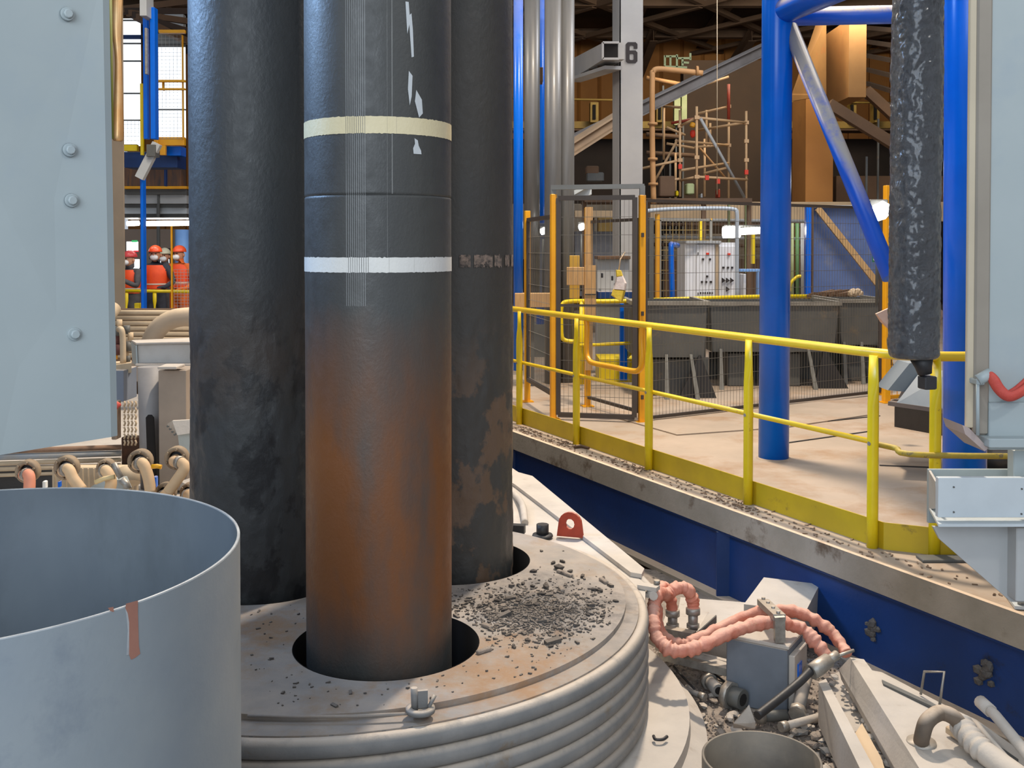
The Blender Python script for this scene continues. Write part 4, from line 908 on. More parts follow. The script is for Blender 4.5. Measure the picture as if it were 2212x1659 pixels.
# things seen through the gate
t = tag(MB().box(*px_box(1338, 655, 1355, 822, 12.8, .1)).build('blue_post', BLU, None, at(1346, 822, 12.8)), 'slim blue square post seen through the mesh gate', 'post')
m_ = MB(); m_.box(*px_box(1286, 775, 1372, 835, 13.0, .6)); m_.box(*px_box(1300, 835, 1320, 868, 13.0, .3)); tag(m_.build('yellow_machine', YEL, None, at(1330, 868, 13)), 'low yellow machine base on the floor seen through the mesh gate', 'machine')
m_ = MB(); m_.tube([at(1352, 770, 12.9), at(1372, 750, 12.9)], .035, 10); tag(m_.build('yellow_bar', YEL, None, at(1352, 770, 12.9)), 'short yellow bar end right of the slim blue post', 'bar')
tag(MB().box(*px_box(1112, 838, 1300, 862, 14.5, .6)).build('floor_glow', LM2, None, at(1160, 862, 14.5)), 'glowing white strip imitating a bright light patch on the floor behind the mesh gate', 'screen')  # glowing block, paints in a bright patch of light on the floor
tag(MB().box(*px_box(1140, 700, 1190, 790, 16, .5)).build('grey_cabinet', DGY, None, at(1160, 820, 16)), 'dark grey cabinet low behind the left gate post', 'cabinet')
tag(MB().box(*px_box(1286, 655, 1375, 830, 13.9, .3)).build('grey_cabinet', LGY, None, at(1330, 760, 15)), 'pale grey cabinet behind the mesh gate right half', 'cabinet')
tag(MB().box(*px_box(1112, 634, 1190, 664, 12.4, .25)).build('cardboard_beam', WOO, None, at(1150, 664, 12.4)), 'plywood covered beam end between the blue pole and gate post', 'beam')
tag(MB().box(*px_box(1148, 482, 1188, 645, 13.8, .1)).build('blue_grey_sheet', mat('blue_grey', (90, 106, 140), (110, 112, 120), .6, scale=2), None, at(1165, 645, 13.8)), 'blue-grey sheet panel behind the round lamp left of the gate', 'panel')
ec = thing('control_cabinet', 'white open electrical cabinet seen through the mesh gate', 'cabinet', at(1325, 640, 13.4))
MB().box(*px_box(1286, 556, 1360, 632, 13.5, .3)).build('cabinet_body', LGY, ec); MB().box(*px_box(1284, 553, 1362, 560, 13.4, .5)).build('hood', BRN, ec)
MB().box(*px_box(1288, 630, 1372, 645, 13.3, .3)).build('blue_base', DBL, ec)
for (x, y) in ((1320, 596), (1326, 612), (1298, 590)): MB().box(*px_box(x, y, x + 5, y + 10, 13.34, .03)).build('switch', BLK, ec)
# ducts and poles left of the gate, behind the electrode
PIP = mat('grey_duct_pipe', (118, 118, 116), (92, 92, 92), .42, .15, scale=1.4, stretch=(3, 3, .3), coat=.1)
def upr(x0, x1, y1, Y, m, name, label, cat, ytop=-120, x0t=None):
    a_ = at((x0 + x1) / 2, y1, Y); b_ = at((x0 + x1) / 2, ytop, Y); r_ = (x1 - x0) / 2 / F * Y
    return tag(MB().cyl((a_.x, a_.y, a_.z), (a_.x, a_.y, b_.z), r_, 24).build(name, m, None, a_), label, cat)
upr(1109, 1130, 800, 12.6, BLU, 'blue_pole', 'shiny blue round pole just right of the right electrode', 'pole')
upr(1132, 1166, 640, 13.2, PIP, 'duct_pipe', 'narrower grey duct pipe between the two blue poles', 'pipe')
upr(1158, 1176, 700, 14.2, BLU, 'blue_pole', 'slim blue pole behind the grey duct pipes', 'pole')
upr(1176, 1212, 830, 12.9, PIP, 'duct_pipe', 'left one of the two joined thick grey duct pipes', 'pipe')
upr(1206, 1240, 830, 13.0, PIP, 'duct_pipe', 'right one of the two joined thick grey duct pipes', 'pipe')
tag(MB().box(*px_box(1163, 145, 1173, 175, 13.6, .3)).build('bracket_box', BRN, None, at(1168, 175, 13.6)), 'small open bracket on the slim blue pole', 'bracket')
# lights: round lamps and tubes
def lamp(px, py, Y, r, label):
    t = thing('flood_lamp', label, 'lamp', at(px, py, Y)); c = at(px, py, Y)
    MB().lump(c, r, 1, 2, (1, .5, 1)).build('lamp_glass', LMP, t); MB().box(c + Vector((0, .12, .02)), (r * 2, .08, r * 2), (0, 0, 0), .01).build('lamp_housing', DGY, t)
    MB().cyl(c + Vector((0, .12, -.1)), c + Vector((0, .12, -.9)), .015, 6).build('stem', DGY, t)
lamp(1174, 499, 13.0, .045, 'small round glaring lamp left of the mesh gate')
lamp(1257, 490, 14.5, .05, 'small glaring lamp behind the mesh gate top')
lamp(1905, 455, 9.8, .09, 'glaring round lamp beside the black hanging tube')
tl_ = thing('tube_lamp', 'glaring long tube lamp above the white control cabinets', 'lamp', at(1600, 500, 18))
m_ = MB().tube([at(1562, 502, 18), at(1598, 501, 18)], .10, 12); m_.tube([at(1598, 500, 18), at(1660, 497, 18.4)], .06, 10); m_.build('tube', LMP, tl_)
MB().box(*px_box(1560, 486, 1660, 490, 18.1, .15)).build('lamp_hood', DGY, tl_)
# white control cabinets
wc = thing('switch_cabinet', 'pair of tall white switch cabinets with rows of switches behind the mesh fence', 'cabinet', at(1520, 650, 16.5))
MB().box(*px_box(1463, 524, 1590, 655, 16.6, .8)).build('cabinet_body', WHT, wc)
MB().box(*px_box(1462, 520, 1558, 526, 16.5, .9)).build('cabinet_top', LGY, wc)
MB().box(*px_box(1504, 528, 1543, 650, 16.56, .04)).build('cabinet_door', WHT, wc); MB().box(*px_box(1553, 532, 1590, 650, 16.56, .04)).build('cabinet_door', WHT, wc)
MB().box(*px_box(1545, 528, 1552, 650, 16.57, .03)).build('door_gap', BEI, wc)
SB = BLM
for (x, y, w, h) in ((1525, 546, 7, 4), (1571, 547, 7, 4)): MB().box(*px_box(x, y, x + w, y + h, 16.53, .03, 0)).build('red_button', REF, wc)
for (x, y) in ((1516, 558), (1531, 558), (1525, 595), (1514, 607), (1523, 607), (1533, 607), (1560, 576), (1570, 576), (1579, 576)): MB().box(*px_box(x, y, x + 5, y + 4, 16.53, .03, 0)).build('switch', SB, wc)
for x in range(1512, 1538, 5): MB().box(*px_box(x, 631, x + 3, 635, 16.53, .03, 0)).build('switch', SB, wc)
for (x, y) in ((1560, 600), (1569, 600), (1578, 600), (1569, 619)):
    p = [at(x, y, 16.5), at(x, y + 11, 16.5), at(x + 8, y + 6, 16.5)]; MB().prism(p, (0, .04, 0)).build('turn_knob', SB, wc)
for y in (545, 632): MB().box(*px_box(1507, y, 1509, y + 6, 16.53, .03, 0)).build('hinge', SB, wc)
w2 = tag(MB().box(*px_box(1594, 592, 1612, 650, 16.4, .4)).build('small_cabinet', WHT, None, at(1603, 650, 16.4)), 'small low white cabinet right of the tall switch cabinets', 'cabinet')
LBL = mat('light_blue_paint', (130, 176, 232), (116, 160, 220), .4)
t = thing('pipe_stand', 'light blue pipe frame right of the switch cabinets', 'frame', at(1592, 650, 16.2))
MB().tube(arc([at(1380, 458, 15), at(1440, 452, 15.5), at(1540, 450, 16), at(1585, 452, 16.1), at(1592, 462, 16.1), at(1592, 500, 16.1), at(1592, 655, 16.1)], 4), .03, 8).build('bent_pipe', mat('pale_pipe', (180, 190, 200), rough=.4), t)
MB().box(*px_box(1594, 581, 1642, 587, 16.2, .1)).build('beam', LBL, t); MB().box(*px_box(1633, 587, 1640, 650, 16.2, .1)).build('upright', LBL, t)
t = tag(MB().tube(arc([at(1452, 655, 15.9), at(1450, 540, 15.9), at(1452, 528, 15.95), at(1464, 530, 16.2)], 3), .042, 12).build('blue_bent_post', BLU, None, at(1450, 655, 15.9)), 'thick dark blue bent post left of the white switch cabinets', 'post')
for x0, x1, y0, y1, m, lb in ((1415, 1425, 462, 650, ORY, 'tall orange-yellow fence post left of the blue bent post'), (1510, 1516, 474, 526, YEL, 'short yellow post rising behind the white cabinets'), (1532, 1538, 472, 526, ORY, 'orange and white striped-looking post tip behind the white cabinets'),
                              (1622, 1631, 506, 570, YEL, 'thick yellow hanging pipe just left of the big blue column')):
    Yq = 18.5 if x0 in (1510, 1532) else 15.4
    tag(MB().box(*px_box(x0, y0, x1, y1 if Yq < 16 else 690, Yq, .07)).build('yellow_post', m, None, at(x0, y1, Yq)), lb, 'post')
f2 = thing('rear_fence', 'rear wire mesh fence behind the white switch cabinets', 'fence', at(1480, 655, 17.5))
a_, b_ = at(1425, 655, 17.5), at(1535, 655, 17.5); a_.z = b_.z = 0
frame(a_, b_, .8, 2.15, f2, .04, mat('pale_frame', (150, 146, 136), rough=.5)); stuff(wires(a_, b_, .8, 2.15, .1, .16, .01, .012).build('wire_mesh', mat('ochre_wire', (150, 124, 70), rough=.6), f2))
# grey wide sheet behind
for (x0, x1, y0, y1, Y, m, nm, lb) in ((1396, 1412, 470, 650, 13.5, DGY, 'grey_sheet', 'dark grey narrow sheet right beside the right gate post'),
    (1386, 2110, 436, 478, 24, BEI, 'beige_band', 'long beige sheet metal band above the tube lamp'),
    (1240, 1326, 455, 470, 24, BEI, 'beige_band', 'short beige sheet band seen above the mesh gate'),
    (1290, 1330, 470, 500, 22, mat('ochre_sheet', (150, 122, 62), (136, 108, 60), .8, scale=6, stretch=(3, 1, .3)), 'ochre_sheet', 'ochre ribbed sheet seen through the top of the gate'),
    (1396, 1700, 560, 650, 24.5, BRN, 'brown_machine', 'brown machinery bulk behind the rear mesh fence'),
    (1396, 1700, 505, 560, 26, mat('mid_grey_clutter', (130, 120, 106), (96, 86, 74), .8, scale=5, stretch=(1, 1, 4)), 'grey_gallery', 'grey gallery band behind the tube lamp'),
    (1240, 1400, 500, 640, 20, mat('cool_grey', (112, 112, 116), (94, 94, 96), .8, scale=3), 'grey_screen', 'grey screen wall behind the cabinet in the gate')):
    tag(MB().box(*px_box(x0, y0, x1, y1, Y, .3)).build(nm, m, None, at(x0, y1, Y)), lb, 'panel')
for k, (y, c) in enumerate(((474, LGY), (484, BRN), (512, LGY), (528, BRN))):
    tag(MB().tube([at(1396, y, 21), at(1750, y + 4, 21)], .035, 8).build('gallery_pipe', c, None, at(1396, y, 21)), ['uppermost thin pale pipe above the tube lamp', 'brown pipe just above the tube lamp', 'pale pipe just below the tube lamp', 'lowest brown pipe below the tube lamp'][k], 'pipe')
for k, x in enumerate((1574, 1611)):
    tag(MB().box(*px_box(x - 3, 440, x + 3, 590, 20.5, .1)).build('pale_upright', GRN, None, at(x, 590, 20.5)), ['left one of two pale green uprights behind the light blue pipe frame', 'right one of two pale green uprights behind the light blue pipe frame'][k], 'upright')

# blue screen wall with brace, exit sign
bs = thing('blue_screen', 'large faded blue sheet wall with a diagonal timber brace behind the bins', 'screen', at(1820, 645, 17))
FBL = mat('faded_blue_sheet', (92, 112, 156), (74, 96, 146), .7, scale=1.6, c3=(126, 128, 136), s3=2, t3=.52, w3=.2)
MB().box(*px_box(1752, 446, 1915, 648, 17, .1)).build('sheet', FBL, bs)
MB().box(*px_box(1738, 444, 1752, 640, 16.8, .12)).build('frame_post', BLU, bs); MB().box(*px_box(1752, 446, 1757, 640, 16.9, .06)).build('frame_post', BRN, bs)
MB().beam(at(1766, 450, 16.85), at(1903, 622, 16.85), .10, .06, (0, 1, 0)).build('diagonal_brace', WOO, bs)
MB().box(*px_box(1757, 443, 1915, 449, 16.9, .08)).build('top_rail', LGY, bs)
es_ = thing('exit_sign', 'small green and white exit sign with left arrow on the blue sheet wall', 'sign', at(1892, 566, 16.8))
GRE = mat('sign_green', (20, 130, 90), rough=.5); WHS = mat('sign_white', (236, 240, 238), rough=.5)
MB().box(*px_box(1884, 550, 1900, 566, 16.8, .02, 0)).build('sign_plate', GRE, es_)
MB().prism([at(x, y, 16.785) for x, y in ((1886, 560), (1890, 555), (1890, 558.5), (1897, 558.5), (1897, 561.5), (1890, 561.5), (1890, 565))], (0, .008, 0)).build('arrow', WHS, es_)
MB().box(*px_box(1889, 551, 1895, 554, 16.785, .01, 0)).build('figure_mark', WHS, es_)
for k, (x, m) in enumerate(((1711, GRN), (1722, mat('green_hose', (96, 140, 86), rough=.5)), (1733, LGY))):
    tag(MB().tube([at(x, 482, 16), at(x, 642, 16)], .028, 8).build('upright_pipe', m, None, at(x, 642, 16)), ['pale green upright pipe nearest the big blue column', 'mid green upright pipe between two paler ones', 'pale grey upright pipe beside the blue sheet wall frame'][k], 'pipe')
tag(MB().tube(arc([at(1706, 630, 15), at(1708, 612, 15), at(1722, 598, 15), at(1730, 597, 15)], 4), .024, 8).build('curved_handrail', YEL, None, at(1706, 640, 15)), 'curved yellow handrail end right of the big blue column', 'handrail')
m_ = MB()
for k in range(14): m_.beam(at(1745 + k * 5, 640 - (k % 3) * 3, 14.6), at(1800 + k * 4, 628 + (k % 4) * 4, 14.9), .05, .04)
tag(m_.build('scrap_stack', BRN, None, at(1790, 645, 14.7)), 'stack of brown flat bars lying on top of the widest bin', 'stack')
for k in range(5): tag(MB().lump(at(1838 + k * 5, 634 - (k % 2) * 4, 14.4), .05, k, 1).build('scrap_lump', BEI, None, at(1838 + k * 5, 638, 14.4)), 'pale scrap lump on top of the bins beside the blue sheet wall', 'lump', 'pale scrap lumps on the bins')
rg_ = MB().prism([at(1893, 678, 8.8), at(1920, 666, 8.8), at(1925, 715, 8.8), at(1903, 695, 8.85)], (0, .03, 0)); tag(rg_.build('cloth_rag', mat('pale_cloth', (206, 176, 160), (190, 160, 144), .8, scale=8), None, at(1900, 700, 8.8)), 'pale cloth hanging on the left of the black tube', 'cloth')
rg_ = MB().prism([at(2028, 664, 8.6), at(2042, 676, 8.6), at(2026, 700, 8.65)], (0, .03, 0)); tag(rg_.build('cloth_rag', mat('grey_cloth', (150, 130, 118), (120, 104, 96), .8, scale=8), None, at(2034, 690, 8.6)), 'small grey cloth corner on the right of the black tube', 'cloth')
# orange fence piece and hopper by the tube
oc = thing('orange_mesh_guard', 'small orange mesh guard on the floor behind the black tube end', 'guard', onz(1935, 860, 0))
a_, b_ = onz(1915, 862, 0), onz(1960, 858, 0)
frame(a_, b_, .02, .72, oc, .035, ORY); stuff(wires(a_, b_, .03, .7, .07, .08, .008, .008).build('wire_mesh', ORY, oc))
op = post(onz(1914, 870, 0), 2.35, oc, .07, ORY)
hp = thing('grey_hopper', 'grey funnel hopper upside down on a low black plinth behind the railing corner', 'hopper', onz(1980, 940, 0))
hy = 7.6
MB().prism([onz(1932, 922, .0), onz(2110, 955, .0), onz(2110, 885, 0), onz(1950, 880, 0)], (0, 0, .20)).build('plinth', BLK, hp)
MB().prism([at(1918, 876, hy), at(2120, 905, hy - .2), at(2120, 905, hy + .7), at(1940, 868, hy + .9)], (0, 0, .03)).build('flange', mat('hopper_flange', (120, 104, 92), (98, 88, 82), .6, scale=4), hp)
zf = at(1918, 872, hy).z + .02
B_ = [at(1935, 872, hy), at(2110, 890, hy - .1), at(2110, 860, hy + .7), at(1950, 862, hy + .8)]; T_ = [at(1990, 800, hy + .25), at(2060, 800, hy + .2), at(2060, 800, hy + .45), at(2000, 800, hy + .5)]
GRH = mat('hopper_grey', (128, 136, 140), (116, 124, 130), .5, scale=3)
MB().add(B_ + T_, [(0, 1, 5, 4), (1, 2, 6, 5), (2, 3, 7, 6), (3, 0, 4, 7), (4, 5, 6, 7)]).build('funnel', GRH, hp)
MB().prism([at(1918, 843, 7.9), at(1965, 785, 7.9), at(2020, 770, 7.9), at(2020, 850, 7.9), at(1950, 846, 7.9)], (0, .25, 0)).build('side_chute', GRH, hp)
tag(MB().cyl(onz(2142, 1004, .0), onz(2142, 1004, .0) + Vector((0, 0, .12)), .16, 20).build('dark_drum', BLK, None, onz(2142, 1004, 0)), 'low dark drum behind the grey bracket at the right edge', 'drum')

# ================================================================== hall structure, right half
c6 = thing('numbered_column', 'pale grey steel column with a large black 6 painted on it', 'column', at(1355, 760, 15))
LC6 = mat('column_grey', (176, 174, 170), (164, 162, 160), .6, scale=1.5)
Y6 = 15.0
MB().box(*px_box(1338, -80, 1387, 790, Y6, .03, 0)).build('front_flange', LC6, c6); MB().box(*px_box(1358, -80, 1362, 790, Y6 + .25, .4, 0)).build('web', LC6, c6)
MB().prism([at(1338, -80, Y6), at(1323, -80, Y6 + .55), at(1323, 780, Y6 + .55), at(1338, 790, Y6)], (.02, 0, 0)).build('side_plate', LC6, c6)
six = MB(); Yn = Y6 - .012
for q in ([(1356, 91), (1373, 91), (1377, 95), (1377, 105), (1369, 105), (1369, 100), (1367, 98), (1362, 98), (1360, 100), (1360, 112), (1352, 112), (1352, 95)],
          [(1352, 112), (1360, 112), (1360, 128), (1362, 129.5), (1362, 136), (1356, 136), (1352, 132)], [(1362, 129.5), (1367, 129.5), (1367, 136), (1362, 136)],
          [(1367, 129.5), (1369, 128), (1369, 118), (1367, 116), (1360, 116), (1360, 109), (1373, 109), (1377, 113), (1377, 132), (1373, 136), (1367, 136)]):
    six.prism([at(x, y, Yn) for x, y in q], (0, .01, 0))
six.build('number_mark', BLM, c6, label='black painted number 6')
# cable duct arm
ca = thing('cable_duct', 'pale grey box-section arm with open end fixed to the numbered column', 'beam', at(1290, 150, 15.3))
MB().prism([at(1303, 92, 14.6), at(1303, 128, 14.6), at(1240, 168, 17), at(1240, 125, 17)], (.3, .0, 0)).build('duct_body', LC6, ca)
MB().prism([at(1305, 94, 14.58), at(1335, 94, 14.58), at(1335, 124, 14.58), at(1305, 124, 14.58)], (0, .02, 0)).build('duct_opening', PIT, ca)
for a_, b_ in (((1302, 92), (1337, 92)), ((1302, 127), (1337, 127)), ((1302, 92), (1302, 127))): MB().beam(at(*a_, 14.55), at(*b_, 14.55), .03, .03, (0, 1, 0)).build('end_frame', LC6, ca)
MB().beam(at(1238, 174, 17), at(1325, 146, 14.8), .25, .05).build('lower_flange', LC6, ca)
for k in range(3): MB().beam(at(1255 + k * 18, 160 - k * 8, 16.2 - k * .4), at(1290 + k * 18, 160 - k * 8, 16.2 - k * .4), .05, .03).build('cross_rib', BRN, ca)
# diagonal beams
db = thing('diagonal_beam', 'long grey diagonal I-beam rising to the right behind the numbered column', 'beam', at(1240, 320, 17))
MB().ibeam(at(1210, 320, 17.6), at(1680, 92, 21), .2, .22, .02).build('beam', mat('beam_grey', (132, 128, 126), (110, 104, 100), .7, scale=1.5), db)
db = thing('diagonal_beam', 'lower brown diagonal beam left of the numbered column', 'beam', at(1240, 330, 16.6))
MB().ibeam(at(1225, 326, 16.6), at(1345, 250, 17.2), .25, .2, .03).build('beam', mat('beam_tan', (176, 150, 120), (150, 126, 100), .7, scale=1.5), db)
for k, (a_, b_, Y0, Y1) in enumerate((((1790, 225), (1960, 330), 22, 22), ((1870, 195), (1930, 250), 24, 24))):
    tag(MB().beam(at(*a_, Y0), at(*b_, Y1), .2, .22).build('hall_brace', BRN, None, at(*a_, Y0)), ['longer brown hall brace left of the black tube', 'shorter brown brace behind the top of the black tube'][k], 'brace')
# orange-brown hanging box and column
TA2 = mat('ochre_box', (158, 116, 66), (146, 106, 60), .75, scale=2, c3=(160, 104, 56), s3=3, t3=.6)
tag(MB().box(*px_box(1785, 40, 1871, 210, 22, 1.6)).build('ochre_box', TA2, None, at(1828, 210, 22)), 'big hanging ochre box high between the blue column and black tube', 'box')
tag(MB().prism([at(1785, 50, 22.05), at(1785, 206, 22.05), at(1712, 218, 24), at(1712, 205, 24), at(1765, 50, 24)], (0, .1, 0)).build('ochre_hood', TA2, None, at(1750, 218, 23)), 'slanting ochre hood side left of the hanging box', 'hood')
tag(MB().box(*px_box(1712, 205, 1798, 600, 25, 1.2)).build('ochre_column', TAN, None, at(1750, 600, 25)), 'broad ochre column below the hanging box', 'column')
# crane girder with posts
cg = thing('crane_girder', 'yellowish crane girder with brackets along the far wall', 'girder', at(1500, 290, 30))
YG = mat('girder_ochre', (176, 146, 70), (150, 122, 64), .7, scale=2)
MB().box(*px_box(1100, 262, 2110, 277, 30, .4)).build('girder', YG, cg); MB().box(*px_box(1100, 278, 2110, 282, 29.8, .7)).build('lower_flange', BRN, cg)
for x in (1283, 1424, 1840, 1890): MB().box(*px_box(x - 10, 220, x + 10, 264, 29.6, .4)).build('bracket', YG, cg); MB().box(*px_box(x - 3, 226, x + 4, 258, 29.55, .1)).build('bracket_slot', PIT, cg)
MB().tube([at(1100, 212, 29.5), at(1330, 216, 29.5), at(2110, 224, 29.5)], .03, 6).build('top_rail', YG, cg)
tag(MB().box(*px_box(1100, 300, 2110, 650, 31, .5)).build('dark_gallery', mat('gallery_dark', (52, 42, 36), (40, 34, 30), .9, scale=1), None, at(1500, 440, 31)), 'dark gallery wall below the crane girder', 'gallery')
tag(MB().box(*px_box(1470, 130, 1700, 640, 28.5, .5)).build('brown_hood', mat('hood_brown', (70, 53, 38), (62, 48, 36), .85, scale=1), None, at(1560, 290, 29)), 'large dark brown hood wall behind the scaffold', 'hood')
for k, (x0, x1, y0, y1) in enumerate(((1454, 1470, 195, 270), (1470, 1484, 190, 262))):
    tag(MB().box(*px_box(x0, y0, x1, y1, 26, .2)).build('green_upright', GRN, None, at(x0, y1, 26)), ['left pale green upright behind the scaffold top', 'right pale green upright behind the scaffold top'][k], 'upright')
gp = thing('green_platform_gear', 'small pale green pipe rack high above the brown bent pipe', 'rack', at(1450, 145, 21))
for a_, b_ in (((1436, 120), (1436, 142)), ((1436, 122), (1462, 122)), ((1462, 118), (1462, 145)), ((1462, 126), (1492, 126)), ((1491, 115), (1491, 130)), ((1474, 126), (1474, 142)), ((1436, 144), (1484, 146)), ((1448, 122), (1448, 142)), ((1474, 135), (1488, 136))):
    MB().beam(at(*a_, 21), at(*b_, 21), .04, .04, (0, 1, 0)).build('rack_bar', GRN, gp)
# brown bent pipe
bp_ = thing('bent_pipe', 'tall brown bent pipe right of the numbered column', 'pipe', at(1412, 430, 18))
PBR = mat('pipe_ochre', (190, 142, 92), (170, 126, 80), .7, scale=2)
MB().tube(arc([at(1412, 440, 18), at(1409, 300, 18), at(1409, 170, 18), at(1411, 155, 18), at(1422, 149, 18), at(1460, 152, 18), at(1518, 158, 18)], 5), .048, 14).build('pipe', PBR, bp_)
for x, y, v in ((1410, 346, 0), (1411, 400, 0), (1410, 270, 0), (1503, 153, 1)): c = at(x, y, 18); MB().cyl(c, c + (Vector((.04, 0, 0)) if v else Vector((0, 0, .04))), .085, 12).build('flange', PBR, bp_)
tag(MB().cyl(at(1549, -60, 16), at(1549, 420, 16), .006, 6).build('hanging_cable', mat('cable_pale', (190, 170, 140), rough=.6), None, at(1549, 420, 16)), 'thin cable hanging vertically in front of the dark roof', 'cable')
# scaffold
sf = thing('scaffold', 'pale tube scaffold tower behind the mesh fence', 'scaffold', at(1510, 440, 21))
def sb(a_, b_, Y0=21, Y1=None, r_=.026, m=ORG, nm='scaffold_tube'): MB().tube([at(*a_, Y0), at(*b_, Y1 or Y0)], r_, 8).build(nm, m, sf)
for x, y0, y1, Y in ((1434, 222, 345, 22.5), (1469, 238, 425, 20.4), (1505, 230, 428, 20), (1526, 238, 318, 22), (1534, 266, 318, 22), (1574, 182, 428, 22), (1612, 240, 428, 20.8), (1522, 300, 425, 23), (1459, 330, 430, 23.2)): sb((x, y0), (x, y1), Y)
for a_, b_, Y0, Y1 in (((1469, 272, ), (1505, 254), 20.4, 20), ((1505, 254), (1614, 265), 20, 20.8), ((1460, 304), (1575, 314), 20.5, 22), ((1505, 282), (1614, 264), 22, 20.8), ((1469, 390), (1505, 382), 20.4, 20), ((1505, 382), (1614, 388), 20, 20.8), ((1574, 352), (1470, 368), 22, 21),
                       ((1386, 364), (1469, 346), 20.6, 20.4), ((1420, 395), (1469, 386), 20.6, 20.4), ((1434, 230), (1470, 232), 22.5, 20.4), ((1505, 246), (1576, 230), 22, 22), ((1440, 275), (1480, 292), 22, 22), ((1440, 310), (1500, 320), 22, 22), ((1500, 318), (1576, 312), 22, 22), ((1574, 166), (1526, 182), 22, 22), ((1520, 375), (1572, 362), 22, 22)): sb(a_, b_, Y0, Y1)
sb((1513, 256), (1608, 426), 20, 20.8, .03, LGY, 'diagonal_tube'); sb((1462, 305), (1415, 390), 21, 21, .026, ORG, 'diagonal_tube'); sb((1510, 318), (1570, 388), 22.5, 22.5, .024, PBR, 'diagonal_tube')
sb((1574, 182), (1574, 260), 21.9, 21.9, .032, RUS, 'red_tube'); sb((1450, 266), (1504, 256), 21.5, 21.5, .03, RUS, 'red_tube')
for x, y, Y in ((1469, 360, 20.35), (1612, 372, 20.75), (1527, 384, 20.1), (1551, 392, 20.3)): c = at(x, y, Y); MB().box(c, (.07, .07, .09)).build('red_clamp', REF, sf)
for x, y, Y in ((1469, 272, 20.4), (1505, 254, 20), (1612, 265, 20.8), (1612, 305, 20.8), (1612, 346, 20.8), (1574, 230, 22), (1574, 314, 22), (1505, 382, 20), (1469, 346, 20.4), (1505, 340, 20)): c = at(x, y, Y); MB().box(c, (.09, .08, .07)).build('tube_clamp', ORG, sf)
t = thing('safety_gear', 'orange and yellow bundle tied to the scaffold tube', 'bundle', at(1497, 300, 20.4))
MB().lump(at(1497, 289, 20.4), .07, 2, 2, (.8, .6, 1.1)).build('orange_bag', REF, t); MB().box(at(1496, 270, 20.4), (.1, .08, .1), (0, .3, 0), .02).build('yellow_box', ORY, t)
# clutter at the foot of the scaffold
for k, (x0, y0, x1, y1, m, lb) in enumerate(((1265, 372, 1305, 392, DGY, 'dark grey box unit above the gate bar'), (1264, 358, 1294, 376, BRN, 'brown unit behind the grey box above the gate bar'), (1478, 396, 1500, 420, GRN, 'pale green gauge box at the scaffold foot'), (1455, 412, 1466, 424, YEL, 'small yellow valve body at the scaffold foot'),
    (1545, 408, 1556, 428, RUS, 'rust-red block hanging at the foot of the scaffold'), (1508, 418, 1518, 428, LGY, 'small pale block at the foot of the scaffold'), (1420, 380, 1458, 425, BRN, 'brown pump body left of the scaffold foot'))):
    tag(MB().box(*px_box(x0, y0, x1, y1, 19.5, .3, .02)).build('equipment_box', m, None, at(x0, y1, 19.5)), lb, 'equipment')
ep_ = thing('equipment_platform', 'steel platform on legs carrying the equipment boxes behind the mesh fence', 'platform', at(1400, 440, 19.6))
MB().box(*px_box(1255, 428, 1625, 437, 19.3, 1.0)).build('deck', BRN, ep_)
for x in (1262, 1400, 1520, 1618): a_ = at(x, 437, 19.5); MB().box((a_.x, 19.5, a_.z / 2), (.08, .08, a_.z)).build('leg', BRN, ep_)
tag(MB().prism([at(1212, 417, 13), at(1270, 404, 13), at(1278, 404, 13.2), at(1278, 420, 13.2), at(1212, 437, 13)], (0, .3, 0)).build('pale_hood', WHG, None, at(1240, 430, 13)), 'pale slanting hood above the mesh gate', 'hood')
for k, (a_, b_) in enumerate((((1396, 168), (1470, 182)), ((1396, 290), (1470, 296)), ((1396, 330), (1500, 336)))):
    tag(MB().tube([at(*a_, 24), at(*b_, 24)], .05, 8).build('wall_pipe', PBR if k == 0 else BRN, None, at(*a_, 24)), ['upper thin ochre pipe behind the bent pipe', 'middle brown pipe behind the scaffold', 'lower brown pipe behind the scaffold'][k], 'pipe')
tag(MB().box(*px_box(1100, 440, 1330, 560, 27, .4)).build('grey_gallery', mat('gallery_grey', (120, 112, 102), (98, 92, 84), .8, scale=2), None, at(1200, 560, 27)), 'grey gallery behind the duct pipes', 'gallery')
tag(MB().box(*px_box(1796, 380, 2120, 445, 26, .4)).build('dark_platform', BRN, None, at(1900, 445, 26)), 'dark platform edge behind the diagonal blue brace', 'platform')
for k in range(6):
    tag(MB().beam(at(1872, 60 + k * 30, 27), at(1945, 66 + k * 34, 24), .1, .1).build('roof_bar', DRK, None, at(1872, 60 + k * 30, 27)), ['topmost', 'second', 'third', 'fourth', 'fifth', 'lowest'][k] + ' dark roof bar between the ochre box and the black tube', 'bar', 'dark roof bars right of the ochre box')

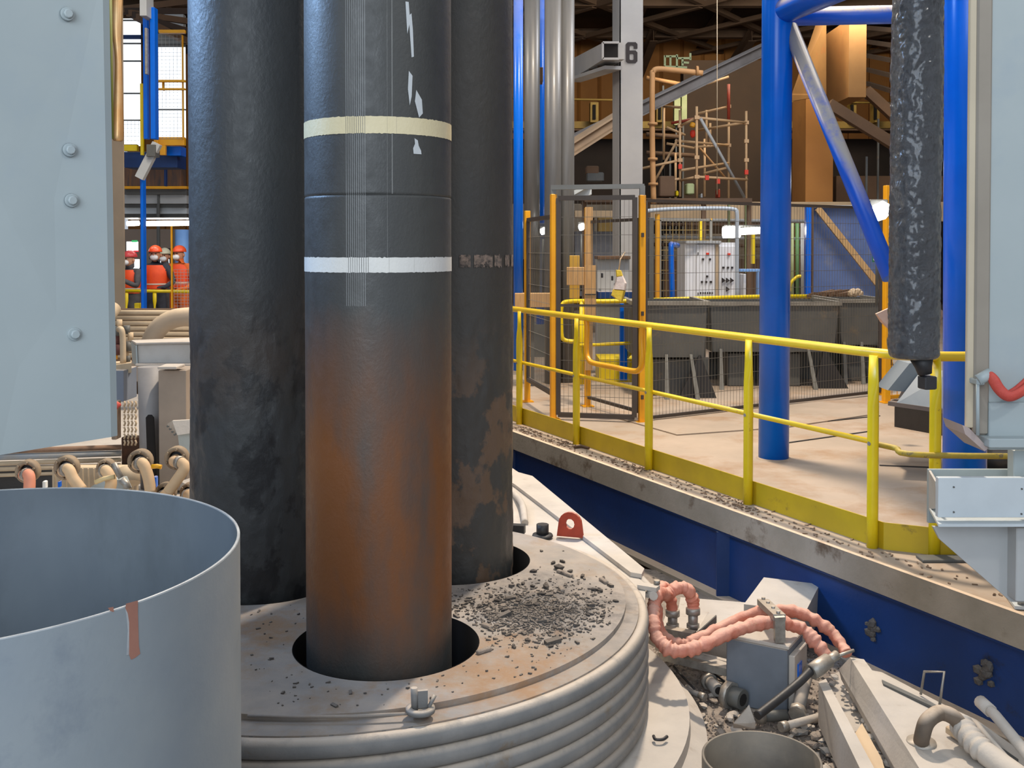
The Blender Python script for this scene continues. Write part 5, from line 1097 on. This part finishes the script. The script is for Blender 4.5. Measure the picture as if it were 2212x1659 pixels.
# ================================================================== left side behind the furnace
def pb(x0, y0, x1, y1, Y, dep, nm, m, lb=None, cat=None, par=None, grp=None, bev=.004):
    o = MB().box(*px_box(x0, y0, x1, y1, Y, dep, bev)).build(nm, m, par, None if par else at((x0 + x1) / 2, y1, Y))
    if par is None: tag(o, lb, cat, grp)
    elif lb: o['label'] = lb
    return o
COLM = mat('taupe_column', (138, 122, 102), (126, 112, 96), .7, scale=1.5)
pb(238, -60, 270, 690, 12.5, .4, 'taupe_column', COLM, 'tall taupe column right behind the grey panel edge', 'column')
pb(233, -60, 238, 690, 12.3, .2, 'dark_upright', mat('dark_upright', (74, 52, 44), rough=.6), 'thin dark brown upright beside the grey panel edge', 'upright')
for k, (a_, b_, m) in enumerate((((226, 300), (228, 370), ORY), ((229, 410), (234, 640), mat('tan_pipe', (200, 160, 110), rough=.6)), ((239, 0), (243, 300), mat('olive_pipe', (90, 96, 30), rough=.6)))):
    tag(MB().tube([at(*a_, 11), at(*b_, 11)], .015, 8).build('thin_pipe', m, None, at(*b_, 11)), ['short orange pipe at the grey panel edge', 'long tan pipe at the grey panel edge', 'olive thin pipe at the top of the grey panel edge'][k], 'pipe')
gd = thing('brass_drum', 'glossy golden curved duct at the top left beside the taupe column', 'duct', at(256, 300, 11.8))
MB().tube(arc([at(256, -60, 11.9), at(252, 60, 11.9), at(256, 140, 11.9), at(255, 280, 11.9), at(254, 305, 11.9)], 5), [.05 + .012 * math.sin(i * .5) for i in range(21)], 16).build('duct', mat('golden_steel', (196, 150, 96), (210, 190, 150), .3, .6, scale=1), gd)
# bright windows high up
W1 = thing('window_1', 'x', 'window', at(285, 320, 22)); del W1['label']; del W1['category']; W1['kind'] = 'structure'
pb(262, 40, 306, 315, 22, .05, 'pane', LM2, None, None, W1)
for y in (42, 75, 92, 130, 200, 258): pb(262, y, 306, y + (9 if y in (75,) else 3), 21.9, .06, 'glazing_bar', DBL if y == 75 else DGY, None, None, W1)
W2 = thing('window_2', 'x', 'window', at(370, 300, 22)); del W2['label']; del W2['category']; W2['kind'] = 'structure'
pb(338, 100, 402, 300, 22, .05, 'pane', LM2, None, None, W2)
for x0, y0, x1, y1 in ((338, 95, 402, 101), (338, 235, 402, 238)): pb(x0, y0, x1, y1, 21.9, .06, 'glazing_bar', DGY, None, None, W2)
uf = thing('upper_walkway', 'yellow framed upper walkway with mesh guard in front of bright windows', 'walkway', at(340, 335, 18))
pb(266, 312, 300, 326, 18, .1, 'kick_plate', YEL, None, None, uf); pb(332, 296, 402, 314, 18, .1, 'kick_plate', ORY, None, None, uf)
for (x0, y0, x1, y1) in ((342, 64, 402, 71), (334, 172, 402, 177), (334, 190, 402, 194)): pb(x0, y0, x1, y1, 17.9, .08, 'rail', ORY, None, None, uf)
for (x0, y0, x1, y1) in ((302, 180, 312, 335), (336, 60, 342, 330), (392, 75, 398, 300), (350, 172, 356, 195), (345, 314, 360, 335)): pb(x0, y0, x1, y1, 17.95, .08, 'upright', ORY if x0 > 320 else YEL, None, None, uf)
a_, b_ = at(343, 300, 18), at(392, 300, 18); z0, z1 = at(343, 300, 18).z, at(343, 75, 18).z; a_.z = b_.z = 0
stuff(wires(a_, b_, z0, z1, .06, .06, .006, .006).build('wire_mesh', mat('mesh_pale', (150, 150, 148), rough=.5), uf))
a_, b_ = at(268, 300, 18), at(300, 300, 18); z0, z1 = at(343, 312, 18).z, at(343, 260, 18).z; a_.z = b_.z = 0
stuff(wires(a_, b_, z0, z1, .06, .06, .006, .006).build('wire_mesh', mat('mesh_pale', (150, 150, 148), rough=.5), uf))
pb(360, 316, 402, 336, 18.2, .3, 'walkway_beam', BLU, None, None, uf); pb(268, 328, 402, 362, 18.4, .5, 'walkway_floor', DBL, None, None, uf)
# upper blue machine column
um = thing('blue_lift_mast', 'blue and grey jointed mast hanging from the roof at the upper left', 'mast', at(322, 380, 15))
pb(323, 15, 343, 300, 15, .15, 'mast', BLU, None, None, um); pb(308, 30, 324, 300, 15.2, .1, 'inner_mast', BLU, None, None, um)
pb(301, -40, 332, 34, 14.8, .3, 'top_box', LGY, None, None, um); pb(312, 60, 322, 160, 14.9, .08, 'piston', STE, None, None, um)
MB().beam(at(340, 310, 14.8), at(302, 385, 14.8), .12, .1, (0, 1, 0)).build('joint_arm', LGY, um); pb(316, 312, 345, 338, 14.7, .2, 'joint_box', DGY, None, None, um)
tag(MB().box(*px_box(302, 380, 318, 690, 14.9, .14, .01)).build('blue_post', BLU, None, at(310, 690, 14.9)), 'slender blue post standing left of the people', 'post')
tag(MB().cyl(at(393, 690, 19), at(393, 496, 19), .12, 20).build('light_blue_pipe', LBL, None, at(393, 690, 19)), 'light blue round pipe behind the rightmost person', 'pipe')
# ceiling bits
for k in range(5):
    tag(MB().beam(at(262 + k * 8, 20 + k * 4, 20), at(405, 2 + k * 22, 22), .12, .12).build('roof_member', DRK if k % 2 else BRN, None, at(262, 20 + k * 4, 20)), ['nearest-to-left', 'second', 'middle', 'fourth', 'lowest'][k] + ' dark sloping roof member above the bright windows', 'beam', 'roof members above the bright windows')
pb(330, 30, 402, 64, 23, .2, 'roof_sheet', LGY, 'pale roof sheet above the upper walkway', 'sheet'); pb(340, 72, 400, 98, 22.5, .3, 'roof_grating', DGY, 'dark grating above the right bright window', 'grating')
pb(268, 362, 402, 402, 20, .3, 'brown_storage', mat('brown_store', (120, 82, 52), (70, 60, 58), .8, scale=5, stretch=(3, 1, .3)), 'brown storage band below the upper walkway', 'storage')
for k, (y0, y1, m) in enumerate(((402, 408, ORY), (408, 420, DGY), (420, 440, LGY), (440, 448, DGY), (448, 462, WHG), (462, 470, DGY))):
    pb(268, y0, 410, y1, 20 + k * .1, .2, 'ceiling_duct', m, ['orange ceiling strip', 'topmost dark ceiling duct', 'upper pale ceiling duct', 'middle dark ceiling duct', 'lower pale ceiling duct', 'lowest dark ceiling duct'][k] + ' above the left tube lamps', 'duct')
pb(354, 362, 362, 402, 19.6, .1, 'blue_hanger', DBL, 'dark blue hanger below the upper walkway', 'hanger')
for k, (x0, x1) in enumerate(((271, 304), (313, 412))):
    t = thing('tube_lamp', ['shorter glaring tube lamp left of the slender blue post', 'longer glaring tube lamp above the people'][k], 'lamp', at(x0, 482, 16.5))
    MB().tube([at(x0 + 4, 483, 16.5), at(x1 - 4, 482, 16.5)], .04, 12).build('tube', LMP, t); pb(x0, 470, x1, 474, 16.6, .1, 'lamp_hood', LGY, None, None, t)
t = thing('lit_display', 'small glaring white display with green and red edge left of the blue post', 'display', at(286, 543, 16.8))
pb(273, 522, 299, 542, 16.8, .05, 'screen', mat('screen_white', (235, 245, 250), emit=2.2), None, None, t); pb(284, 519, 298, 523, 16.79, .05, 'green_edge', mat('led_green', (40, 160, 90), emit=.6), None, None, t); pb(288, 541, 300, 544, 16.79, .05, 'red_edge', mat('led_red', (220, 50, 60), emit=.6), None, None, t)
pb(268, 495, 405, 690, 24, .2, 'back_partition', mat('warm_grey_wall', (140, 124, 112), (128, 114, 102), .8, scale=1), 'warm grey partition behind the people', 'partition')
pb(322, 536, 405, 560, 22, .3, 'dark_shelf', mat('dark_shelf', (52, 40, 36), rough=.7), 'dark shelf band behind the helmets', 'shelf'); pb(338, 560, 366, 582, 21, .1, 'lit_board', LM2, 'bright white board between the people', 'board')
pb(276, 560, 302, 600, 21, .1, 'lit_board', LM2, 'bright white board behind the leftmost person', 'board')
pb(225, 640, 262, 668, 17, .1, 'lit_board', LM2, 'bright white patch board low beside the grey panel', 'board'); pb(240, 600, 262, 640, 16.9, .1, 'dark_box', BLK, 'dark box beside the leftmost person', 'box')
# people's railing
lr = thing('far_left_railing', 'yellow railing in front of the three people', 'railing', at(335, 760, 15.6))
MB().tube([at(252, 628, 15.6), at(420, 630, 15.6)], .024, 10).build('handrail', YEL, lr)
for x in (273, 334):
    MB().tube([at(x, 632, 15.6), at(x, 650, 15.6), at(x, 662, 15.6), at(x, 690, 15.6), at(x, 760, 15.6)], [.03, .03, .016, .014, .014], 8, flat=[.4, .4, .8, 1, 1]).build('post', YEL, lr)
gf = thing('yellow_mesh_guard', 'tall yellow post with mesh guard in front of the rightmost person', 'guard', at(371, 760, 15.4))
pb(368, 488, 375, 760, 15.4, .05, 'post', ORY, None, None, gf)
a_, b_ = at(376, 600, 15.4), at(420, 600, 15.4); z0, z1 = at(376, 760, 15.4).z, at(376, 582, 15.4).z; a_.z = b_.z = 0
stuff(wires(a_, b_, z0, z1, .045, .045, .005, .005).build('wire_mesh', mat('mesh_pale', (150, 150, 148), rough=.5), gf))
pb(290, 655, 306, 690, 15.8, .1, 'yellow_sign_board', YEL, 'yellow board leaning low behind the railing, beside the blue post', 'board')

# ---- people
SKN = mat('skin', (196, 140, 110), rough=.6); JKT = mat('dark_jacket', (52, 54, 64), (40, 42, 52), .8, scale=8); JK2 = mat('grey_jacket', (84, 82, 84), (66, 64, 68), .8, scale=8)
VST = mat('orange_vest', (240, 84, 30), (226, 72, 26), .6, scale=8); VS2 = mat('reflective_strip', (210, 206, 190), rough=.4); HLM = mat('orange_helmet', (226, 84, 44), rough=.3); HL2 = mat('red_helmet', (190, 60, 62), rough=.35); MSK = mat('white_mask', (224, 226, 228), rough=.7)
def person(px, Y, h, face, label, arms, jacket, helmet, vest=VST):
    x0 = at(px, 600, Y).x
    def Q(x, y, z):                             # body coordinates, metres for a 1.75 m body, facing -Y turned by face
        s_ = h / 1.75; c_, n_ = math.cos(face), math.sin(face); return Vector((x0 + (x * c_ - y * n_) * s_, Y + (x * n_ + y * c_) * s_, z * s_))
    t = thing('person', label, 'person', (x0, Y, 0))
    vs_, es_, rs_ = [], [], []
    def J(p, r_, par=None):
        vs_.append(Q(*p) - Vector((x0, Y, 0))); rs_.append(r_ * h / 1.75); i = len(vs_) - 1
        if par is not None: es_.append((par, i))
        return i
    pel = J((0, 0, .95), (.17)); bel = J((0, 0, 1.12), .155, pel); chs = J((0, 0, 1.32), .175, bel); nb = J((0, .01, 1.46), .075, chs); hd0 = J((0, 0, 1.55), .068, nb); hd1 = J((0, -.015, 1.64), .088, hd0); J((0, 0, 1.70), .07, hd1)
    for s in (-1, 1):
        hp_ = J((s * .10, 0, .88), .10, pel); kn = J((s * .11, -.02, .48), .065, hp_); an = J((s * .12, .02, .09), .045, kn); J((s * .13, -.14, .04), .04, an)
        sh = J((s * .19, 0, 1.41), .072, chs); el, wr, hn = arms[0 if s < 0 else 1]
        e_i = J(el, .05, sh); w_i = J(wr, .034, e_i); h_i = J(hn, .038, w_i)
        d = (Vector(hn) - Vector(wr)).normalized(); side = d.cross(Vector((0, 0, 1))); side = side.normalized() if side.length > .1 else Vector((1, 0, 0))
        for k in range(4):
            b0 = Vector(hn) + side * (k - 1.5) * .022 + d * .03; f1 = J(tuple(b0 + d * .03), .009, h_i); J(tuple(b0 + d * (.055 - abs(k - 1.3) * .008) + Vector((0, 0, -.02))), .008, f1)
        tb_ = Vector(hn) + side * .045 * -s; J(tuple(tb_ + d * .02), .010, h_i)
    me = bpy.data.meshes.new('body'); me.from_pydata(vs_, es_, []); me.materials.append(jacket)
    o = bpy.data.objects.new('body', me); COL.objects.link(o); o.parent = t
    sk = o.modifiers.new('skin', 'SKIN'); sk.use_smooth_shade = True
    if not me.skin_vertices: 
        bpy.context.view_layer.objects.active = o
    for i, sv in enumerate(me.skin_vertices[0].data): sv.radius = (rs_[i], rs_[i] * (.68 if i in (0, 1, 2) else 1)); sv.use_root = (i == 0)
    ss = o.modifiers.new('sub', 'SUBSURF'); ss.levels = 1; ss.render_levels = 2
    sc_ = h / 1.75; n_ = face
    def ell(c_, rx, ry, rz, m, nm, sub=2, cut=None):
        import bmesh as bm_
        b_ = bm_.new(); bm_.ops.create_icosphere(b_, subdivisions=sub + 1, radius=1)
        if cut is not None: bm_.ops.bisect_plane(b_, geom=b_.verts[:] + b_.edges[:] + b_.faces[:], plane_co=(0, 0, cut), plane_no=(0, 0, 1), clear_inner=True)
        b_.verts.index_update(); m__ = MB()
        m__.add([Q(c_[0] + v.co.x * rx, c_[1] + v.co.y * ry, c_[2] + v.co.z * rz) for v in b_.verts], [tuple(v.index for v in f.verts) for f in b_.faces], True); b_.free(); return m__.build(nm, m, t)
    ell((0, -.02, 1.615), .082, .098, .115, SKN, 'face')
    for s in (-1, 1): ell((s * .032, -.108, 1.635), .014, .01, .009, mat('eye_dark', (30, 26, 24)), 'eye', 1); ell((s * .088, .0, 1.61), .014, .024, .032, SKN, 'ear', 1)
    ell((0, -.118, 1.61), .014, .02, .025, SKN, 'nose', 1)
    ell((0, -.095, 1.575), .065, .052, .052, MSK, 'face_mask')
    hm = ell((0, .0, 1.668), .108, .130, .11, helmet, 'helmet', 2, -.05)
    MB().prism([Q(.11 * math.cos(R(a)), -.02 + .17 * -abs(math.sin(R(a))), 1.668) for a in range(0, 181, 20)], (0, 0, .008)).build('helmet_brim', helmet, t)
    # vest shell around the trunk
    prof = [(1.06, .172, .124), (1.1, .172, .125), (1.25, .19, .135), (1.38, .195, .13), (1.45, .13, .10)]
    V = []; n = 28
    for z, rx, ry in prof:
        for k in range(n): a = 2 * math.pi * k / n; V.append(Q((rx + .012) * math.cos(a), (ry + .014) * math.sin(a), z))
    m_ = MB(); m_.add(V, [(i * n + k, i * n + (k + 1) % n, (i + 1) * n + (k + 1) % n, (i + 1) * n + k) for i in range(len(prof) - 1) for k in range(n)], True); m_.build('vest', vest, t)
    for z0_, z1_ in ((1.13, 1.15),):
        V = []
        for z in (z0_, z1_):
            for k in range(n): a = 2 * math.pi * k / n; V.append(Q(.190 * math.cos(a), .146 * math.sin(a), z))
        MB().add(V, [(k, (k + 1) % n, n + (k + 1) % n, n + k) for k in range(n)], True).build('reflective_strip', VS2, t)
    return t, Q
t, Q = person(336, 16.6, 1.70, .1, 'person in orange vest, orange helmet and white mask leaning on the railing, in the middle', [((-.30, -.05, 1.18), (-.24, -.28, 1.10), (-.2, -.36, 1.10)), ((.30, -.05, 1.18), (.22, -.28, 1.10), (.18, -.36, 1.10))], JKT, HLM)
t, Q = person(388, 17.2, 1.70, -.35, 'person in orange vest and helmet with white mask, half hidden by the left electrode', [((-.30, 0, 1.15), (-.28, -.22, 1.05), (-.26, -.30, 1.05)), ((.30, 0, 1.15), (.28, -.22, 1.05), (.26, -.3, 1.05))], mat('orange_jacket', (226, 110, 36), (206, 96, 34), .7), HLM)
t, Q = person(281, 16.1, 1.62, -.5, 'leftmost person, red helmet and orange-red vest, holding up a small device', [((-.32, -.10, 1.20), (-.20, -.34, 1.36), (-.17, -.40, 1.42)), ((.30, -.12, 1.18), (.05, -.34, 1.34), (.0, -.40, 1.40))], JK2, HL2)
p = Q(-.09, -.46, 1.46); o = thing('handheld_device', 'small dark device with a bright screen held up by the leftmost person', 'device', p)
MB().box(p, (.16, .03, .09), (0, 0, -.5), .006).build('device_body', BLK, o); MB().box(p + Vector((-.02, -.02, 0)), (.05, .01, .05), (0, 0, -.5)).build('screen', mat('device_glow', (120, 180, 255), emit=2), o)
t, Q = person(356, 18.2, 1.66, .0, 'person in dark jacket and orange vest standing behind the middle person', [((-.28, 0, 1.15), (-.26, -.1, .95), (-.25, -.14, .9)), ((.28, 0, 1.15), (.26, -.1, .95), (.25, -.14, .9))], JK2, mat('beige_helmet', (200, 196, 170), rough=.4))

# ---- machinery between the people and the furnace
COR = mat('dusty_corrugated', (178, 160, 134), (160, 144, 122), .8, scale=5, dust=(206, 184, 152))
cs = thing('ribbed_cooling_stack', 'stack of horizontal dusty cooling pipes below the people', 'pipe stack', at(320, 765, 11.5))
for k in range(9):
    y = 675 + k * 11.5; MB().tube([at(236 - k * 0, y, 11.4), at(420, y, 11.6)], .027, 12).build('cooling_pipe', COR, cs)
MB().box(*px_box(236, 668, 420, 780, 11.75, .2)).build('back_sheet', BRN, cs)
MB().tube([at(196, 728, 10.6), at(247, 664, 11.0)], .075, 16).build('inclined_pipe', COR, cs)
cp = tag(MB().tube(arc([at(318, 800, 9.4), at(322, 752, 9.4), at(340, 712, 9.4), at(372, 690, 9.4), at(412, 684, 9.4), at(470, 684, 9.4)], 8), .085, 24).build('curved_pipe', mat('dusty_duct', (170, 152, 130), (156, 140, 122), .75, scale=2, dust=(212, 188, 156)), None, at(320, 790, 9.4)), 'thick curved dusty duct pipe above the white box', 'duct')
wbx = thing('white_steel_box', 'long pale dusty steel box beam with rim left of the left electrode', 'box', at(350, 790, 8.2))
MB().box(*px_box(294, 742, 470, 788, 8.2, .3, .004)).build('box_body', mat('dusty_white', (186, 184, 180), (170, 166, 160), .7, scale=4, c3=(130, 120, 110), s3=4, t3=.58, dust=(214, 194, 166)), wbx)
MB().prism([at(284, 738, 8.6), at(294, 744, 8.15), at(470, 741, 8.15), at(470, 730, 8.6)], (0, 0, .012)).build('top_flange', DPL, wbx)
MB().prism([at(283, 739, 8.6), at(293, 746, 8.18), at(295, 790, 8.18), at(286, 784, 8.6)], (.01, 0, 0)).build('end_plate', GRY, wbx); MB().box(*px_box(292, 786, 470, 791, 8.12, .1)).build('bottom_flange', DPL, wbx)
# valve cluster
vc = thing('valve_cluster', 'cluster of small valves and pipes beside the grey panel edge', 'valves', at(262, 790, 8.8))
MB().tube(arc([at(266, 784, 8.7), at(265, 730, 8.7), at(262, 712, 8.7), at(256, 712, 8.8)], 4), .025, 12).build('bent_pipe', COR, vc)
for x, y, r_, m in ((258, 698, .03, BEI), (252, 715, .04, DGY), (274, 712, .035, DGY), (242, 722, .03, BEI), (282, 726, .03, BEI), (240, 742, .035, BEI), (250, 735, .045, mat('dark_red_valve', (92, 50, 44), (70, 44, 40), .7)), (255, 755, .045, mat('dark_red_valve', (92, 50, 44))), (276, 748, .04, DGY), (248, 768, .03, ORY), (272, 765, .03, BEI), (242, 775, .03, DGY), (276, 776, .03, DGY)):
    c = at(x, y, 8.8); MB().cyl(c - Vector((0, 0, r_)), c + Vector((0, 0, r_)), r_ * .8, 10).build('valve', m, vc)
MB().prism([at(236, 790, 8.6), at(284, 784, 8.6), at(284, 778, 9.0), at(236, 782, 9.0)], (0, 0, -.08)).build('valve_tray', COR, vc)
pb(236, 800, 296, 868, 8.5, .3, 'blue_grey_casing', mat('casing_bluegrey', (112, 122, 138), (100, 110, 126), .6, scale=3, dust=DUST), 'blue-grey casing beside the grey panel edge, below the valves', 'casing')
# duct column with dark slot
dc = thing('slotted_duct', 'tall grey rounded duct with a dark vertical slot left of the left electrode', 'duct', at(325, 1040, 7.8))
MB().tube([at(323, 792, 7.9), at(330, 1060, 7.9)], .088, 24).build('duct', mat('duct_grey', (140, 138, 138), (118, 116, 116), .6, scale=2), dc)
MB().tube([at(324, 896, 7.70), at(324, 902, 7.70), at(328, 1000, 7.70), at(330, 1060, 7.70)], [.015, .032, .034, .03], 12, flat=.6).build('slot', PIT, dc)
pb(342, 800, 430, 1060, 7.7, .3, 'duct_side_plate', mat('taupe_plate', (150, 136, 122), (136, 124, 112), .7, scale=3), 'taupe side plate right of the slotted duct', 'plate')
pb(340, 792, 400, 798, 7.6, .2, 'pale_ledge', DPL, 'pale narrow ledge on top of the taupe side plate', 'ledge')
hb_ = thing('flanged_housing', 'pale tilted flanged housing end in front of the taupe plate', 'housing', at(385, 945, 7.3))
MB().prism([at(361, 916, 7.35), at(372, 909, 7.25), at(412, 907, 7.25), at(412, 936, 7.2), at(383, 940, 7.2)], (0, .03, 0)).build('flange', DPL, hb_); MB().prism([at(384, 938, 7.25), at(412, 934, 7.25), at(412, 980, 7.3), at(388, 972, 7.3)], (0, .1, 0)).build('body', GRY, hb_)
for k in range(4): c = at(364 + k * 5, 920 + k * 6, 7.22); MB().cyl(c, c + Vector((0, -.02, 0)), .008, 6).build('bolt', DGY, hb_)
# cable chain
cc_ = thing('cable_chain', 'small pale link chain beside the slotted duct', 'chain', at(278, 950, 8))
for i in range(7):
    for j in range(4):
        c = at(268 + j * 8, 872 + i * 14, 8.0); MB().tube([c + Vector((0, 0, .02)), c + Vector((.008, 0, .0)), c + Vector((0, 0, -.022))], .008, 6).build('chain_link', BEI, cc_)
pb(240, 868, 262, 950, 8.05, .1, 'rust_plate', mat('rust_pale', (150, 134, 118), (128, 104, 84), .8, scale=10), 'stained plate beside the link chain', 'plate')
tag(MB().lump(at(248, 876, 7.95), .035, 3, 2, (1.3, .6, .9)).build('red_knob_end', HRD, None, at(248, 880, 7.95)), 'reddish cap above the link chain at the panel edge', 'cap')
pb(262, 945, 322, 1010, 8.3, .1, 'rusty_recess', mat('rusty_dark', (86, 56, 36), (46, 36, 30), .85, scale=14), 'dark rusty recess below the link chain', 'recess')
for k, (y0, y1, m) in enumerate(((962, 974, mat('brown_band', (132, 104, 84), (110, 88, 72), .8, scale=9)), (974, 988, mat('blue_grey_band', (126, 138, 150), (140, 134, 124), .7, scale=6)), (990, 1000, COR), (1002, 1012, COR), (1016, 1024, COR))):
    tag(MB().tube([at(-40, (y0 + y1) / 2 + 8, 7.6), at(262, (y0 + y1) / 2 - 2, 8.0)], (y1 - y0) / 2 / F * 7.6, 12).build('horizontal_pipe', m, None, at(0, y1, 7.6)), ['brown', 'blue-grey', 'upper tan', 'middle tan', 'lowest tan'][k] + ' horizontal pipe below the big grey panel', 'pipe')
pb(-60, 1016, 118, 1070, 7.8, .2, 'dark_recess_panel', BLK, 'dark panel behind the hose couplings at far left', 'panel')
fp = thing('finned_plate', 'tan finned plate behind the hose couplings', 'plate', at(190, 1060, 7.0))
MB().box(*px_box(112, 1010, 300, 1075, 7.2, .1)).build('plate', COR, fp)
for k in range(15): pb(116 + k * 12, 1012, 119 + k * 12, 1075, 7.1, .05, 'fin', COR, None, None, fp)
tag(MB().cyl(at(280, 1045, 7.0), at(278, 1012, 7.05), .07, 16).build('tan_drum', COR, None, at(280, 1045, 7)), 'small tan round drum between the hose couplings', 'drum')
# row of elbow couplings
DST = mat('coupling_dusty', (150, 132, 108), (120, 104, 86), .75, scale=8, bump=.2, bscale=60)
HS2 = mat('tan_hose', (206, 176, 138), (190, 160, 126), .7, scale=5); PKH = mat('pink_hose', (214, 140, 112), rough=.7)
def coupling(x, y, s, pts, lb, m=HS2):
    Y = 6.4; c = at(x, y, Y); t = thing('hose_coupling', lb, 'coupling', c - Vector((0, 0, .07)), 'hose couplings behind the grey tub'); r_ = s / F * Y
    M = []; prof = [(r_ * .62, -.03), (r_, -.03), (r_, .02), (r_ * .86, .03), (r_ * .62, .02)]
    m_ = MB(); n = 24; V = []
    for (a_, b_) in prof:
        for k in range(n): q_ = 2 * math.pi * k / n; V.append(c + Vector((a_ * math.cos(q_), -b_, a_ * math.sin(q_))))
    m_.add(V, [(i * n + k, i * n + (k + 1) % n, ((i + 1) % 5) * n + (k + 1) % n, ((i + 1) % 5) * n + k) for i in range(5) for k in range(n)], True); m_.build('collar', DST, t)
    m_ = MB(); m_.cyl(c + Vector((0, .02, 0)), c + Vector((0, .03, 0)), r_ * .64, 20); m_.build('collar_back', BLK, t)
    for k in range(6): q_ = k * math.pi / 3 + .4; b_ = c + Vector((r_ * .8 * math.cos(q_), -.03, r_ * .8 * math.sin(q_))); MB().cyl(b_, b_ - Vector((0, .012, 0)), .008, 6).build('bolt', DST, t)
    P_ = arc([c + Vector((0, .0, -.01)), c + Vector((0, -.05, -.012))] + [at(a_, b_, Y - .10 - .02 * i) for i, (a_, b_) in enumerate(pts)], 5)
    MB().tube(P_, .034, 14).build('elbow_hose', m, t); c2 = P_[len(P_) // 3]; MB().tube([P_[len(P_) // 3], P_[len(P_) // 3 + 2]], .040, 12).build('clamp', STE, t)
coupling(60, 1018, 25, [(62, 1026), (64, 1045), (62, 1068)], 'leftmost hose coupling behind the tub, pink hose end', PKH)
coupling(144, 1010, 26, [(148, 1014), (158, 1034), (178, 1060)], 'second hose coupling from the left behind the tub')
coupling(229, 1010, 19, [(230, 1018), (240, 1040), (236, 1062)], 'small middle hose coupling behind the tub')
coupling(303, 996, 26, [(309, 1002), (320, 1030), (326, 1065)], 'fourth hose coupling behind the tub, hose going straight down')
coupling(382, 989, 25, [(392, 1000), (398, 1012), (380, 1040), (362, 1065)], 'rightmost upper hose coupling behind the tub beside the left electrode')
coupling(358, 1064, 22, [(362, 1070), (370, 1090)], 'low hose coupling just showing above the tub rim beside the electrode')
coupling(410, 1062, 20, [(412, 1070), (415, 1090)], 'low hose coupling half hidden behind the left electrode')
for k, (pts, m, r_) in enumerate((([(245, 1000), (252, 1015), (262, 1032)], STE, .018), ([(206, 1042), (225, 1034), (248, 1030)], mat('yellowish_lever', (214, 190, 140), rough=.5), .014), ([(262, 1036), (272, 1045), (276, 1056)], STE, .022), ([(328, 1008), (340, 1007), (349, 1009)], ORY, .014))):
    tag(MB().tube([at(x, y, 6.2) for x, y in pts], r_, 10).build('lever', m, None, at(*pts[0], 6.2)), ['steel lever beside the small middle coupling', 'pale lever arm left of the small middle coupling', 'steel nipple below the steel lever', 'yellow pointed tag beside the fourth coupling'][k], 'lever')
pb(91, 1040, 104, 1056, 6.6, .04, 'pale_tag', WHS, 'white square tag between the first two couplings', 'tag'); pb(124, 1040, 134, 1054, 6.6, .04, 'blue_plug', BLU, 'small blue cap beside the second coupling', 'cap'); pb(330, 1030, 342, 1060, 6.6, .04, 'blue_plug', BLU, 'small blue cap between the fourth and fifth couplings', 'cap')
tag(MB().prism([at(196, 1052, 6.5), at(215, 1040, 6.5), at(262, 1036, 6.5), at(272, 1060, 6.5), at(196, 1064, 6.5)], (0, .1, 0)).build('grey_cover', GRY, None, at(235, 1062, 6.5)), 'grey cover piece below the pale lever', 'cover')
# furnace hull on the left below the couplings, visible only from the side

# ================================================================== thin legs that carry what stands free in the background
bpy.context.view_layer.update()
for o in list(COL.objects):
    if o.parent or o.type != 'MESH': continue
    if o.name.split('.')[0] not in ('hall_brace', 'dark_platform', 'green_upright', 'beige_band', 'ochre_sheet', 'gallery_pipe', 'grey_gallery', 'pale_upright', 'dark_shelf', 'lit_board', 'wall_pipe', 'grey_screen', 'brown_machine', 'cardboard_beam', 'roof_sheet', 'brown_storage', 'ceiling_duct', 'upright_pipe', 'small_cabinet'): continue
    bb = [o.matrix_world @ Vector(c) for c in o.bound_box]
    x0, x1 = min(v.x for v in bb), max(v.x for v in bb); y1 = max(v.y for v in bb); z0 = min(v.z for v in bb)
    if z0 < .05: continue
    xm = (x0 + x1) / 2
    MB().box((xm, y1 - .02, z0 / 2 + .01), (.04, .04, z0 + .02)).build('support_leg', DGY, o)

# ------------------------------------------------------------------ pieces that belong to one part of a thing
def ctr_of(o): return sum((Vector(c) for c in o.bound_box), Vector()) / 8
NEST = {'switch_cabinet': ('cabinet_door', ('switch', 'red_button', 'turn_knob', 'hinge')), 'hose_coupling': ('collar', ('bolt',)), 'platform_railing': ('post', ('bolt',)),
        'machine_bracket': ('front_plate', ('rivet',)), 'electrode': ('upper_section', ('chalk_mark', 'paint_band')), 'numbered_column': ('front_flange', ('number_mark',)),
        'exit_sign': ('sign_plate', ('arrow', 'figure_mark')), 'steel_tub': ('shell', ('bare_patch', 'rim')), 'person': ('face', ('eye', 'ear', 'nose')), 'junction_box': ('side_door', ('blue_stripe',)),
        'control_cabinet': ('cabinet_body', ('switch',)), 'window': ('pane', ('glazing_bar',)), 'mesh_gate': ('post', ('hinge',)), 'flanged_housing': ('flange', ('bolt',)), 'crane_girder': ('bracket', ('bracket_slot',)),
        'slotted_duct': ('duct', ('slot',)), 'hose_bracket': ('clamp_bar', ('bolt',)), 'scaffold': ('scaffold_tube', ('red_clamp', 'tube_clamp')), 'tube_lamp': ('lamp_hood', ()), 'steel_bin': ('bin_body', ('side_gusset',))}
N2 = {'person': ('helmet', ('helmet_brim',))}; N3 = {'person': ('vest', ('reflective_strip',))}
bpy.context.view_layer.update()
for MP in (NEST, N2, N3):
    for t in [o for o in COL.objects if o.parent is None]:
        k = t.name.split('.')[0]
        if k not in MP: continue
        pn_, subs = MP[k]; ps = [c for c in t.children if c.name.split('.')[0] == pn_]
        if not ps: continue
        for c in list(t.children):
            if c.name.split('.')[0] in subs and c.location.length < 1e-6 and not c.children:
                cc = ctr_of(c); c.parent = min(ps, key=lambda p: (ctr_of(p) - cc).length)
